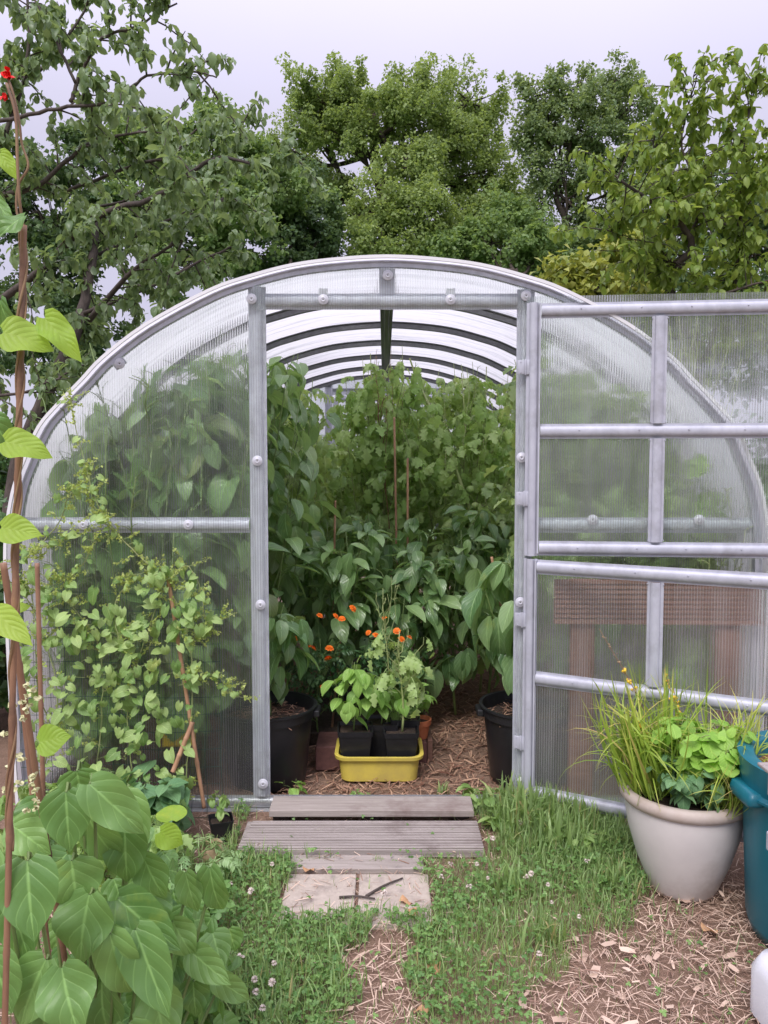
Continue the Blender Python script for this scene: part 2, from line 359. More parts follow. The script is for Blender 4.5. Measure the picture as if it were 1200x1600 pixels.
M['clover'] = plain('clover_bloom', (.72,.66,.6), (.55,.42,.36), .8, 0, 150, .3)
M['cream'] = plain('cream_bud', (.62,.6,.38), (.5,.5,.25), .7, 0, 60)
M['brownleaf'] = leafmat('dry_brown_leaf', (.28,.14,.07), (.45,.27,.15), trans=.1, rough=.8)
M['straw'] = barmat('cut_straw', (.25,.145,.105), (.76,.58,.46), .7)
M['innerstraw'] = barmat('hay_mulch', (.17,.075,.05), (.5,.32,.22), .7)
M['stem'] = plain('green_stem', (.13,.2,.06), (.2,.27,.09), .5, 0, 8)
M['palestem'] = plain('pale_stem', (.26,.33,.12), (.34,.37,.16), .5, 0, 8)
M['brownstem'] = plain('brown_vine_stem', (.2,.11,.07), (.3,.2,.1), .6, 0, 15)
M['yellow_sheet'] = plain('yellow_sheet', (.62,.42,.03), None, .5)
M['oak'] = leafmat('oak_leaf', (.095,.14,.045), (.235,.30,.105), trans=.42, rough=.5)
M['oak2'] = leafmat('distant_oak_leaf', (.085,.135,.062), (.20,.255,.115), trans=.4, rough=.5)
M['forest'] = leafmat('dark_tree_leaf', (.045,.085,.04), (.11,.165,.07), trans=.36, rough=.5)
M['limeleaf'] = leafmat('mid_green_tree_leaf', (.075,.135,.045), (.2,.275,.105), trans=.4, rough=.5)
M['cherry'] = leafmat('cherry_leaf', (.075,.125,.055), (.2,.265,.13), trans=.4, rough=.36, spec=.45, sick=(.3,.33,.06))
M['plum'] = leafmat('bright_tree_leaf', (.075,.14,.025), (.22,.28,.06), trans=.4, rough=.4)
M['yellowshrub'] = leafmat('yellowish_shrub_leaf', (.12,.17,.03), (.27,.28,.06), trans=.35)
M['pepper'] = leafmat('pepper_leaf', (.055,.125,.048), (.23,.345,.145), .4, None, .27, .32, .85, sick=(.26,.33,.12))
M['pepper2'] = leafmat('young_pepper_leaf', (.13,.26,.05), (.27,.42,.11), .45, None, .38, .32, .4)
M['tom'] = leafmat('tomato_leaf', (.11,.2,.065), (.36,.47,.2), trans=.4, rough=.36, spec=.7)
M['tom2'] = leafmat('pale_tomato_leaf', (.16,.27,.075), (.33,.43,.18), trans=.38, rough=.5)
M['bean'] = leafmat('bean_leaf', (.055,.125,.035), (.165,.285,.085), .4, None, .42, .28, .4, laterals=4, quilt=.5)
M['beanlime'] = leafmat('lime_bean_leaf', (.19,.31,.04), (.29,.41,.07), .12, (.45,.55,.15), .45, .45, .3)  # yellow-green leaf colour, brighter than the other bean leaves
M['bind'] = leafmat('bindweed_leaf', (.1,.19,.05), (.29,.39,.14), .3, None, .42, .3, .4)
M['racemes'] = leafmat('yellow_green_bud_spray', (.22,.31,.06), (.4,.48,.14), trans=.3)
M['mari'] = leafmat('marigold_leaf', (.03,.085,.03), (.085,.155,.055), trans=.22)
M['mari2'] = leafmat('pale_marigold_leaf', (.14,.24,.1), (.27,.38,.17), trans=.25)
M['nast'] = leafmat('round_soft_leaf', (.15,.29,.045), (.28,.44,.09), .3, None, .45, .32, laterals=6)
M['mint'] = leafmat('mint_leaf', (.07,.16,.07), (.15,.26,.12), .3, None, .5, .25)
M['sedge'] = leafmat('sedge_blade', (.1,.19,.025), (.32,.42,.07), trans=.3, tipcol=(.62,.5,.16), sick=(.5,.36,.16))
M['grass'] = leafmat('grass_blade', (.085,.15,.045), (.27,.37,.15), trans=.34, sick=(.45,.36,.18))
M['cloverleaf'] = leafmat('clover_leaf', (.065,.14,.04), (.16,.27,.08), trans=.25)
M['hedge'] = leafmat('hedge_leaf', (.03,.075,.025), (.09,.16,.05), trans=.25)
def groundmat():
    m, nd, out, nt = newmat('mulched_earth'); tcn = nd('TexCoord')
    a = nd('TexNoise', {'Vector': tcn.outputs['Object'], 'Scale': 9., 'Detail': 8., 'Roughness': .7})
    b = nd('TexNoise', {'Vector': tcn.outputs['Object'], 'Scale': 130., 'Detail': 5., 'Roughness': .7})
    c1 = mixc(nd, a.outputs['Fac'], (.17,.115,.085), (.42,.30,.235)); c2 = mixc(nd, b.outputs['Fac'], (.5,.42,.38), (1.35,1.3,1.25))
    col = mixc(nd, 1.0, c1, c2, 'MULTIPLY')
    ln = nd('VectorMath', {0: tcn.outputs['Object']}, operation='LENGTH'); far = nd('MapRange', {'Value': ln.outputs['Value'], 'From Min': 5., 'From Max': 9.})
    gcol = mixc(nd, a.outputs['Fac'], (.05,.1,.03), (.12,.19,.06)); col = mixc(nd, far.outputs[0], col, gcol)
    bp = nd('Bump', {'Height': b.outputs['Fac'], 'Strength': .8, 'Distance': .012})
    pb = nd('BsdfPrincipled', {'Base Color': col, 'Roughness': .95, 'Specular IOR Level': .15, 'Normal': bp.outputs[0]})
    nt.links.new(pb.outputs[0], out.inputs[0]); return m
M['ground'] = groundmat()

# ------------------------------------------------------------------ ground
rng = np.random.default_rng(7); random.seed(7)
def U(a, b, n=None): return rng.uniform(a, b, n)
g = MB(); r_ = 400
xs = np.unique(np.concatenate([np.linspace(-r_, r_, 9), np.linspace(-8, 8, 33)])); ys = np.unique(np.concatenate([np.linspace(-r_, r_, 9), np.linspace(-8, 14, 45)]))
X, Y = np.meshgrid(xs, ys); Z = np.where((abs(X) < 8) & (Y < 14) & (Y > -8), .006*np.sin(X*3.1+Y)*np.sin(Y*2.3)-.006, -.006)
nx = len(xs); idx = np.arange(len(ys)*nx).reshape(len(ys), nx)
g.add(np.stack([X, Y, Z], -1).reshape(-1,3), np.stack([idx[:-1,:-1], idx[:-1,1:], idx[1:,1:], idx[1:,:-1]], -1).reshape(-1,4))
tag(g.build('ground', M['ground']), kind='structure')

# ------------------------------------------------------------------ the greenhouse
ARCH_PX = [(8,870),(12,812),(22,760),(37,720),(60,667),(93,628),(127,593),(160,558),(227,507),(327,453),(393,430),(460,413),(530,404),(605,400)]
prof = [at(px, py, -.06)[[0,2]] for px, py in ARCH_PX]
prof = np.array([[-abs(p[0]), p[1]] for p in prof]); prof[-1,0] = 0
x0 = prof[0,0]
half = np.vstack([[(x0+.02, 0.02), (x0+.008, .35), (x0, .7)], prof[0:]])
full = np.vstack([half[:-1], half[::-1]*np.array([-1,1])])
ARC = catmull(full, 4)                                         # outer profile in (x, z), left foot to right foot
def arch_off(o):                                               # inward offset
    t = nrm(np.gradient(ARC, axis=0)); n = np.stack([t[:,1], -t[:,0]], -1); return ARC+n*o
ARCI = arch_off(.03)
def arch_z(x): return np.interp(np.abs(x), ARCI[len(ARCI)//2:,0][:-12], ARCI[len(ARCI)//2:,1][:-12])
def inside(P, m=.05): return (np.abs(P[:,0]) < 1.40-m) & (P[:,2] < arch_z(P[:,0])-m) & (P[:,1] > .035) & (P[:,1] < 3.95)
GH_L = 4.02
gh = thing('greenhouse', 'arched clear polycarbonate greenhouse on a galvanised frame with its doors open', 'greenhouse')
def arc3(y, o=0): a = arch_off(o); return np.stack([a[:,0], np.full(len(a), y), a[:,1]], -1)
# roof sheets: two lengths lapped at mid depth
for a_, b_, o in ((-.06, 2.05, 0.0), (2.0, GH_L+.06, .004)):
    m = MB(); A = arc3(a_, o); B = arc3(b_, o); n = len(A); i = np.arange(n-1)
    m.add(np.vstack([A, B]), np.stack([i, i+1, n+i+1, n+i], -1)); m.build('roof_sheet', M['roof'], gh)
m = MB(); m.sweep(arc3(-.064), [(-.004,-.004),(.004,-.004),(.004,.008),(-.004,.008)], (0,1,0)); sharp(m.build('roof_edge_strip', M['edge'], gh))
RIB = [(-.022,.002),(.022,.002),(.022,.006),(.014,.012),(.014,.035),(-.014,.035),(-.014,.012),(-.022,.006)]
for k in range(7):
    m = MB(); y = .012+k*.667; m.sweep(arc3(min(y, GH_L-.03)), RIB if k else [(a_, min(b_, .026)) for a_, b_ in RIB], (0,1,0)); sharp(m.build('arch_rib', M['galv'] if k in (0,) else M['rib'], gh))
zt = ARC[:,1].max()
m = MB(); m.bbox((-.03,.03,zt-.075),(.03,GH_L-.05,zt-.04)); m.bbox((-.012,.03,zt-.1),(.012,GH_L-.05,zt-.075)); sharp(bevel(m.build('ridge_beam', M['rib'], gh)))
for sx in (-1, 1):
    m = MB(); m.bbox((sx*1.40,.03,1.06),(sx*1.37,GH_L-.05,1.11)); m.build('side_purlin', M['galv2'], gh, False)
    m = MB(); m.bbox((sx*1.44,.0,0),(sx*1.40,GH_L,.05)); m.build('base_rail', M['galv2'], gh, False)
XL, XR, ZH = -.465, .498, 1.957
def omega(wd=.06, hump=.02, dep=.02):
    pts = [(-wd/2, 0)]; 
    for k in range(9):
        a = math.pi*(1-k/8); pts.append((hump*math.cos(a), dep*math.sin(a)**.6 if 0 < k < 8 else 0.0))
    pts.append((wd/2, 0)); out = pts + [(x, y-.0025) for x, y in pts[::-1]]
    return out
def bar(m, p0, p1, side, outw, wd=.06, hump=.02, dep=.02):
    """omega profile from p0 to p1; 'outw' is the direction the hump points"""
    p0, p1 = np.array(p0, float), np.array(p1, float); pr = np.array(omega(wd, hump, dep)); k = len(pr)
    side, outw = np.array(side, float), np.array(outw, float)
    V = np.concatenate([p + pr[:,0,None]*side + pr[:,1,None]*outw for p in (p0, p1)])
    j = np.arange(k); j2 = (j+1) % k
    h = k//2
    caps = []
    for base in (0, k):
        for a_ in range(h-1): caps.append((base+a_, base+a_+1, base+k-2-a_, base+k-1-a_))
    m.add(V, np.concatenate([np.stack([j, j2, k+j2, k+j], -1), np.array(caps)]))
OUT = (0,-1,0)
def frame_end(y, outd, rear=False):
    tp = 1 if not rear else -1
    for x in ((XL-.034), (XR+.034)):
        m = MB(); ztop = float(np.interp(abs(x), ARCI[len(ARCI)//2:,0][:-12], ARCI[len(ARCI)//2:,1][:-12]))
        bar(m, (x, y, .05), (x, y, ztop), (1,0,0), outd, .068, .020, .015)
        sharp(m.build('door_post', M['galv'], gh))
    m = MB(); bar(m, (XL, y, ZH+.032), (XR, y, ZH+.032), (0,0,1), outd, .06); sharp(m.build('header_rail', M['galv'], gh))
    for xa, xb in ((-1.415, XL-.07), (XR+.07, 1.415)):
        m = MB(); bar(m, (xa, y, 1.13), (xb, y, 1.13), (0,0,1), outd, .06); sharp(m.build('cross_rail', M['galv'], gh))
    m = MB(); m.bbox((0-.03, y-.003, ZH+.06), (.03, y+.0, zt-.03)); m.build('top_strut', M['galv'], gh, False)
    m = MB(); bar(m, (-1.43, y, .025), (1.43, y, .025), (0,0,1), outd, .05, .014, .012); m.bbox((-1.45,y-.03,-.04),(1.45,y+.004,-.003)); sharp(m.build('base_rail', M['galv2'], gh))
frame_end(.012, OUT); frame_end(GH_L-.03, (0,1,0), True)
def gable(y, xa, xb, zb, name='gable_panel', mat='panel'):
    A = ARCI[(ARCI[:,0] > xa+1e-4) & (ARCI[:,0] < xb-1e-4) & (ARCI[:,1] > zb+.001)]
    pts = [(xa, zb)]
    if xa > -1.40: pts.append((xa, float(np.interp(xa, ARCI[6:-6,0], ARCI[6:-6,1]))))
    pts += [tuple(p) for p in A]
    if xb < 1.40: pts.append((xb, float(np.interp(xb, ARCI[6:-6,0], ARCI[6:-6,1]))))
    pts.append((xb, zb))
    V = np.array([(x, y, z) for x, z in pts])
    o = MB().add(V, NG=[np.arange(len(V))[::-1]]).build(name, M[mat], gh, False); return o
gable(-.012, -1.42, XL+.0, .03); gable(-.012, XR, 1.42, .03); gable(-.018, XL-.05, XR+.045, ZH-.004)
gable(GH_L, -1.42, XL, .03); gable(GH_L, XR, 1.42, .03); gable(GH_L+.006, XL-.05, XR+.045, ZH)
m = MB(); m.add([(XL-.01, GH_L+.012, .06),(XR+.01, GH_L+.012, .06),(XR+.01, GH_L+.012, ZH-.02),(XL-.01, GH_L+.012, ZH-.02)], [(3,2,1,0)]); m.build('rear_door_panel', M['panel'], gh, False)
m = MB()
for x in (XL+.03, XR-.03, .02): bar(m, (x, GH_L-.03, .08), (x, GH_L-.03, ZH-.03), (1,0,0), OUT, .05)
for z in (.1, .95, 1.4, ZH-.03): bar(m, (XL+.056, GH_L-.027, z), (XR-.056, GH_L-.027, z), (0,0,1), OUT, .05)
sharp(m.build('rear_door_frame', M['galv'], gh))
WASH = [(402,720),(407,945),(411,1225),(130,820),(294,820),(505,468),(704,468),(606,430),(393,467),(822,462),(815,715),(813,941),(926,812),(1092,812),(815,1222)]
def washer(c, par=gh, r=.02):
    m = MB(); m.lathe([(.0005,.003),(r*.3,.003),(r*.34,.004),(r*.42,.004),(r*.46,.002),(r*.85,.002),(r,.0005),(r,-.002)], k=20)
    o = m.build('washer', M['washer'], par); o.location = c; o.rotation_euler = (math.pi/2,0,0)
    m = MB(); m.ball((0,0,.003), .0028, 8, 4, .4); s_ = m.build('screw', M['screw'], o); return o
for px, py in WASH: washer(at(px, py, -.0225 if 380 < px < 830 and py < 500 else -.0165))
for px, py, ry, sz in ((187,568,.66,(.05,.003,.03)), (606,426,0,(.055,.003,.035)), (505,461,0,(.034,.003,.05)), (704,461,0,(.034,.003,.05))):
    m = MB(); c = at(px, py, -.008 if py > 500 else -.0145); m.box(c, sz, ry=-ry); bevel(m.build('clip_plate', M['washer'], gh, False), .001)
washer(at(187,568,-.0165))
# doors hinged on the right post; local X runs from the hinge to the free edge
def door(label, zs, top, bot, ang, midspan):
    d = bpy.data.objects.new('door', None); COL.objects.link(d); d.parent = gh
    d.location = (XR+.03, -.03, 0); d.rotation_euler = (0,0,-ang); d['label'] = label
    W = 1.0
    m = MB()
    m.add([(0,.004,bot),(W,.004,bot),(W,.004,top),(0,.004,top)], [(0,1,2,3)]); m.build('door_panel', M['door_panel'], d, False)
    m = MB(); bar(m, (.027,0,zs[0]-.03), (.027,0,zs[-1]+.03), (1,0,0), OUT, .054, .016, .017); m.bbox((.047,-.014,zs[0]-.02),(.053,0,zs[-1]+.025)); sharp(m.build('stile', M['galv'], d))
    m = MB(); bar(m, (W-.033,0,zs[0]-.03), (W-.033,0,zs[-1]+.03), (1,0,0), OUT, .066, .021, .02); sharp(m.build('stile', M['galv'], d))
    for z in zs:
        m = MB(); bar(m, (.055,-.002,z), (W-.067,-.002,z), (0,0,1), OUT, .056, .019, .015)
        for x in (.2,.42,.6,.8): m.ball((x,-.0175,z+.004), .0032, 6, 3)
        sharp(m.build('rail', M['galv'], d))
    for za, zb in midspan:
        m = MB(); bar(m, (W*.49,-.004,za+.028), (W*.49,-.004,zb-.028), (1,0,0), OUT, .056, .018, .014)
        for x in (-.028,.028):
            for z in (za+.035, zb-.035): m.ball((W*.49+x,-.007,z), .003, 6, 3)
        sharp(m.build('mullion', M['galv'], d))
    for z in (zs[0]+.19, zs[-1]-.21):
        m = MB(); m.box((.014,-.006,z), (.026,.003,.055)); m.box((-.018,-.004,z), (.028,.003,.052)); m.tube([(-.002,-.008,z-.03),(-.002,-.008,z+.03)], .004, 8)
        for q in (-.02, .02): m.ball((.014,-.0078,z+q), .0045, 8, 4, .6); m.ball((-.02,-.0058,z+q), .0035, 8, 4, .6)
        bevel(m.build('hinge', M['galv'], d), .0008)
    return d
door('upper half door swung wide open', (1.045,1.492,1.945), 2.0, 1.012, math.radians(6), ((1.045,1.492),(1.492,1.945)))
door('lower half door swung part way open', (.088,.542,.975), 1.003, .06, math.radians(28), ((.542,.975),))

# ------------------------------------------------------------------ plant machinery
def tone(n, a=.1, b=.9): return rng.uniform(a, b, n)
def bush(base, H, R, nb, per, tpl, size, mat, stem='stem', start=.25, droop=(-70, 10), name='plant', label='', cat='plant', group=None,
         lean=(0,0), clip=None, pet=.05, r0=.008, curve=.8, top=.35, tn=(.1,.9), wide=1.0, flat=0.):
    """woody or herbaceous plant: one stem, branches, leaves on petioles"""
    root = thing(name, label, cat, base, 0, group); sm = MB(); fm = MB()
    ms = np.array([(lean[0]*t**1.3+.02*math.sin(5*t+base[0]*9)*H, lean[1]*t**1.3+.02*math.cos(4*t+base[1]*7)*H, H*t*(1-top*.3)) for t in np.linspace(0,1,9)])
    sm.tube(ms, np.linspace(r0, r0*.35, 9), 6)
    P = []; D = []; NH = []; SZ = []
    for b in range(nb):
        t = start+(1-start)*(b+.5)/nb; t0 = t*.85; i = t0*8; k = int(i); p0 = ms[k]*(1-i+k)+ms[min(k+1,8)]*(i-k)
        az = b*2.4+base[0]*13+rng.uniform(-.4,.4); o = np.array([math.cos(az), math.sin(az), 0])
        ln = R*rng.uniform(.6,1.1)*(1-.35*t); rise = (H-p0[2])*rng.uniform(.5,1)*.8
        s_ = np.linspace(0,1,6)[:,None]
        c = p0+o*ln*s_**curve+UP*rise*s_**1.3+rng.normal(0,.012,(6,3))*s_
        sm.tube(c, np.linspace(r0*.5, r0*.18, 6), 5)
        for q in range(per):
            u = rng.uniform(.15,1)*5; kk = min(int(u),4); p = c[kk]*(1-u+kk)+c[kk+1]*(u-kk)
            a2 = az+rng.uniform(-1.9,1.9); h = np.array([math.cos(a2), math.sin(a2), 0]); e = math.radians(rng.uniform(*droop))
            pl = pet*rng.uniform(.5,1.4); pe = p+h*pl*.8+UP*pl*.45
            d = h*math.cos(e)+UP*math.sin(e)
            P.append(pe); D.append(d); NH.append(UP*(1+flat)+h*rng.uniform(.2,.9)+rng.normal(0,.25,3)); SZ.append(size*rng.uniform(.6,1.15)*(1.05-.35*(u/5)*t))
            if pl > .012: sm.tube([p, (p+pe)/2+UP*pl*.1, pe], (.0022,.0016,.0014), 3, False)
    P = np.array(P); ok = np.ones(len(P), bool)
    if clip is not None: ok = clip(P+np.array(base)+nrm(np.array(D))*np.array(SZ)[:,None]*.6) & clip(P+np.array(base))
    fm.scatter(tpl, P[ok], np.array(D)[ok], np.array(NH)[ok], np.array(SZ)[ok], tone(ok.sum(), *tn), rng, wide)
    sm.build('stem', M[stem], root); fm.build('foliage', M[mat], root)
    root['_dummy'] = 0; del root['_dummy']
    return root
def cane(p0, p1, r=.006, label='', group='bamboo canes', name='bamboo_cane', mat='bamboo'):
    p0, p1 = np.array(p0, float), np.array(p1, float); n = max(3, int(np.linalg.norm(p1-p0)/.16)); ts = []; rs = []
    for k in range(n):
        for t, f in ((0,1.18),(.06,1),(.94,1)): ts.append((k+t)/n); rs.append(r*f)
    ts.append(1); rs.append(r)
    m = MB(); m.tube(p0+(p1-p0)*np.array(ts)[:,None], rs, 8)
    o = m.build(name, M[mat]); return tag(o, label, 'cane', group)
def blob_tree(name, label, base, forks, blobs, n_leaf, lsize, mat, tr_r, clump=.9, tpl=T_OAK, bark='oakbark', group=None, per_blob=11, flatten=.7, tn=(.05,.95)):
    """trunk and limbs reaching into leaf clumps that fill the listed masses (centre, radii)"""
    root = thing(name, label, 'tree', base, 0, group); base = np.array(base, float); tm = MB(); cm_ = MB()
    tk = np.array([np.zeros(3)]+[np.array(f, float)-base for f in forks]); tk = catmull(tk, 4)
    tm.tube(tk, np.linspace(tr_r, tr_r*.4, len(tk)), 9)
    vol = np.array([b[1][0]*b[1][1]*b[1][2] for b in blobs])**.67; vol = vol/vol.sum()
    for (c, rad), wv in zip(blobs, vol):
        c = np.array(c)-base; rad = np.array(rad)
        j = min(len(tk)-1, int(rng.uniform(.45,1)*len(tk))); p0 = tk[j]
        mid = (p0+c)/2+np.array([0,0,-.12*np.linalg.norm(c-p0)])+rng.normal(0,.1,3)*np.linalg.norm(c-p0)*.4
        lb = catmull([p0, mid, c], 5); tm.tube(lb, np.linspace(tr_r*.38, tr_r*.14, len(lb)), 6)
        nc = per_blob; q = nrm(rng.normal(0,1,(nc,3))); rr = rng.uniform(.45,1.0,nc)[:,None]**.6
        cc = c+q*rr*rad
        for e in cc:
            m2 = (c+e)/2+rng.normal(0,.12,3)*rad.mean()
            b2 = catmull([c if rng.random() < .6 else mid, m2, e], 4); tm.tube(b2, np.linspace(tr_r*.13, tr_r*.03, len(b2)), 4, False)
        k = int(n_leaf*wv/nc)
        for e in cc:
            s_ = clump*rng.uniform(.6,1.25)
            ng = 5; gc = e+rng.normal(0,.45,(ng,3))*s_*np.array([1,1,flatten])
            which = rng.integers(0, ng, k); sub = rng.normal(0,1,(k,3)); sub = sub/np.maximum(1,np.linalg.norm(sub,axis=1,keepdims=True)/1.5)
            p = gc[which]+sub*s_*.34*np.array([1,1,flatten])
            d = nrm(rng.normal(0,1,(k,3))+np.array([0,0,-.25])+nrm(p-c)*.5); nh = rng.normal(0,.6,(k,3))+UP+nrm(p-c)*.4
            ct = rng.uniform(-.18,.18)
            cm_.scatter(tpl, p, d, nh, lsize*rng.uniform(.6,1.25,k), np.clip(tone(k,*tn)+ct,0,1), rng)
    tm.build('trunk', M[bark], root); cm_.build('crown', M[mat], root); return root
def B(px, py, y, rx, rz, ry=None):
    s_ = (y+3.1)/F; return (at(px, py, y), (rx*s_, (ry if ry else rx)*s_, rz*s_))
def limb_tree(name, label, base, limbs, r0, twig_step, twig_len, nper, tpl, size, mat, bark, droop, up=.2, spread=1.0, clip=None, tn=(.1,.9), extra=None):
    root = thing(name, label, 'tree', base, 0); b0 = np.array(base, float); tm = MB(); fm = MB(); P=[];D=[];NH=[];SZ=[]
    for li, (pts, ra, rb, leafy) in enumerate(limbs):
        c = catmull(np.array(pts)-b0, 6); c += rng.normal(0,.003,c.shape); tm.tube(c, np.linspace(ra, rb, len(c)), 8)
        seg = np.linalg.norm(np.diff(c,axis=0),axis=1); cum = np.concatenate([[0],np.cumsum(seg)]); tot = cum[-1]
        for s_ in np.arange(tot*leafy, tot+.01, twig_step):
            p = np.array([np.interp(s_, cum, c[:,k]) for k in range(3)]); k = min(np.searchsorted(cum, s_), len(c)-1); t = nrm(c[k]-c[k-1] if k else c[1]-c[0])
            d = nrm(rng.normal(0,1,3)*spread+t*.7+UP*up); ln = twig_len*rng.uniform(.45,1.2)
            ss = np.linspace(0,1,5)[:,None]; tw = p+d*ln*ss-UP*.25*ln*ss**2+rng.normal(0,.03,(5,3))*ln*ss
            if clip is not None and not clip(tw+b0).all(): continue
            tm.tube(tw, np.linspace(.006,.002,5), 4, False)
            n = int(nper*rng.uniform(.6,1.4))
            for q in range(n):
                u = rng.uniform(.1,1)**.7*4; kk = min(int(u),3); pp = tw[kk]*(1-u+kk)+tw[kk+1]*(u-kk)
                h = nrm(rng.normal(0,1,3)*np.array([1,1,.2])+d*.5); e = math.radians(rng.uniform(*droop))
                h2 = h*math.cos(e)*np.array([1,1,0])+UP*math.sin(e)
                P.append(pp+rng.normal(0,.02,3)); D.append(h2); NH.append(UP+h*.8+rng.normal(0,.35,3)); SZ.append(size*rng.uniform(.55,1.2))
    P = np.array(P); fm.scatter(tpl, P, np.array(D), np.array(NH), np.array(SZ), tone(len(P),*tn), rng)
    tm.build('trunk', M[bark], root); fm.build('crown', M[mat], root); return root

# ------------------------------------------------------------------ trees
D0 = 34.0
c0 = at(612, 420, D0)
blob_tree('oak_tree', 'big dome-crowned oak rising straight behind the greenhouse ridge', (c0[0], D0, 0),
  [at(610,430,D0), at(600,330,D0), at(585,240,D0), at(580,170,D0)],
  [B(500,150,D0,48,40), B(560,152,D0,55,34), B(655,148,D0-1,55,30), B(735,160,D0,50,40), B(490,190,D0,46,32), B(640,170,D0-2,60,36), B(745,215,D0,48,34),
   B(545,205,D0-1,48,28), B(690,235,D0-1,55,34), B(640,250,D0-3,52,32), B(760,285,D0,50,34), B(590,330,D0-4,58,40), B(660,340,D0-4,58,42), B(740,350,D0-1,55,38),
   B(510,300,D0+1,45,26), B(600,385,D0-5,60,38), B(690,395,D0-3,58,32), B(800,330,D0+1,36,42), B(455,235,D0+2,38,30)],
  105000, .145, 'oak', .36, .66, per_blob=20, flatten=.95)
D1 = 30.0; c1 = at(892, 420, D1)
blob_tree('oak_tree', 'loose airy oak standing right of the big oak, sky showing through it', (c1[0], D1, 0),
  [at(890,420,D1), at(885,350,D1), at(870,300,D1), at(900,200,D1)],
  [B(840,150,D1,34,28), B(900,140,D1,45,30), B(965,125,D1,34,26), B(985,165,D1,30,24), B(870,200,D1,46,28), B(940,205,D1,48,30), B(1000,225,D1,40,26), B(835,215,D1,30,24),
   B(850,265,D1,38,24), B(925,270,D1,50,30), B(985,290,D1,42,28), B(835,330,D1,30,24), B(940,340,D1,46,28), B(890,395,D1,60,30), B(985,370,D1,48,34)],
  44000, .14, 'oak2', .18, .54, per_blob=15, flatten=.95)
D2 = 24.0
for lab, bx, blobs, mt, nl in (
  ('tall dark leafy tree behind the cherry at the far left', 130, [B(60,330,D2,70,60),B(130,260,D2,60,45),B(60,430,D2,80,60),B(170,350,D2,60,50),B(0,260,D2,60,60),B(120,500,D2,80,60),B(20,560,D2,80,60)], 'forest', 17000),
  ('round topped mid green tree left of the big oak', 330, [B(250,230,D2+2,60,40),B(330,210,D2+2,52,34),B(390,250,D2+2,48,38),B(300,290,D2+1,70,45),B(370,330,D2,65,45),B(240,330,D2,60,50),B(430,290,D2+3,45,40),B(280,410,D2,75,50),B(200,230,D2+3,45,36)], 'limeleaf', 24000),
  ('dark low tree filling the gap between round tree and big oak', 450, [B(440,340,D2+5,48,40),B(490,360,D2+5,48,40),B(420,400,D2+4,60,40),B(500,410,D2+5,50,36),B(455,280,D2+6,36,32)], 'forest', 14000),
  ('dark low tree between the two oaks', 800, [B(770,380,D2+4,52,36),B(830,385,D2+4,46,40),B(720,400,D2+5,44,30),B(860,410,D2+4,44,30),B(800,345,D2+5,36,24)], 'limeleaf', 13000),
  ('dark tree behind the right hand corner of the open door', 1080, [B(1010,400,D2-2,60,50),B(1100,330,D2,70,60),B(1180,400,D2,70,60),B(1090,480,D2-4,90,60),B(1230,300,D2,70,70),B(1000,520,D2-6,80,60),B(1180,560,D2-6,90,70)], 'forest', 16000)):
    b = at(bx, 420, D2); blob_tree('garden_tree', lab, (b[0], D2+2, 0), [at(bx,450,D2+2), at(bx+8,432,D2+2)], blobs, int(nl*1.6), .17, mt, .2, .7, per_blob=14)
def outside(P): return ~((np.abs(P[:,0]) < 1.55) & (P[:,1] > -.2) & (P[:,1] < 4.25) & (P[:,2] < arch_z(np.clip(P[:,0],-1.4,1.4))+.15)).ravel()
cb = at(0, 800, 2.6); cb[2] = 0
def LP(*a): return [at(*p) for p in a]
limb_tree('cherry_tree', 'nearby cherry tree with drooping leaves leaning over the greenhouse from the left', tuple(cb),
  [(np.vstack([[cb], LP((20,760,2.6),(70,620,2.6),(110,540,2.6),(130,480,2.7),(145,400,2.8),(150,330,3.0))]), .062, .028, .5),
   (LP((-60,520,2.3),(0,470,2.3),(60,425,2.2),(150,340,2.0),(250,305,1.9),(330,250,1.8),(390,255,1.7)), .032, .008, .2),
   (LP((-60,330,2.6),(0,305,2.6),(60,290,2.6),(140,225,2.6),(230,205,2.6)), .026, .008, .1),
   (LP((-20,260,2.2),(20,180,2.2),(45,80,2.2),(40,-30,2.2)), .018, .008, .0),
   (LP((118,130,2.0),(90,70,2.0),(55,0,2.0)), .010, .006, .2),
   (LP((110,160,2.0),(125,120,2.0),(160,60,1.9),(215,40,1.9),(275,5,1.9)), .014, .005, .1),
   (LP((0,190,1.8),(90,170,1.8),(180,158,1.8),(230,120,1.7),(300,112,1.6),(340,122,1.6)), .013, .004, .25),
   (LP((140,500,2.6),(210,420,2.3),(285,375,2.1)), .022, .007, .15),
   (LP((130,490,2.6),(230,450,2.7),(330,400,2.8),(380,380,2.8)), .016, .006, .2),
   (LP((100,300,2.8),(245,250,2.8),(330,270,2.8),(430,245,2.8),(465,245,2.8)), .014, .004, .25),
   (LP((130,330,3),(220,300,3),(310,200,3.2),(380,190,3.2)), .012, .005, .2),
   (LP((-30,620,2.2),(50,610,2.2),(130,570,2.2)), .012, .005, .1),
   (LP((-30,130,2.6),(60,110,2.6),(130,20,2.6),(160,-40,2.6)), .014, .005, .1),
   (LP((150,400,2.9),(250,350,3.2),(350,310,3.4),(400,330,3.4)), .014, .005, .15)],
  .06, .068, .36, 30, T_CHERRY, .074, 'cherry', 'bark', (-80, 5), .2, 1.0, outside)
pb_ = at(1120, 800, 3.4); pb_[2] = 0
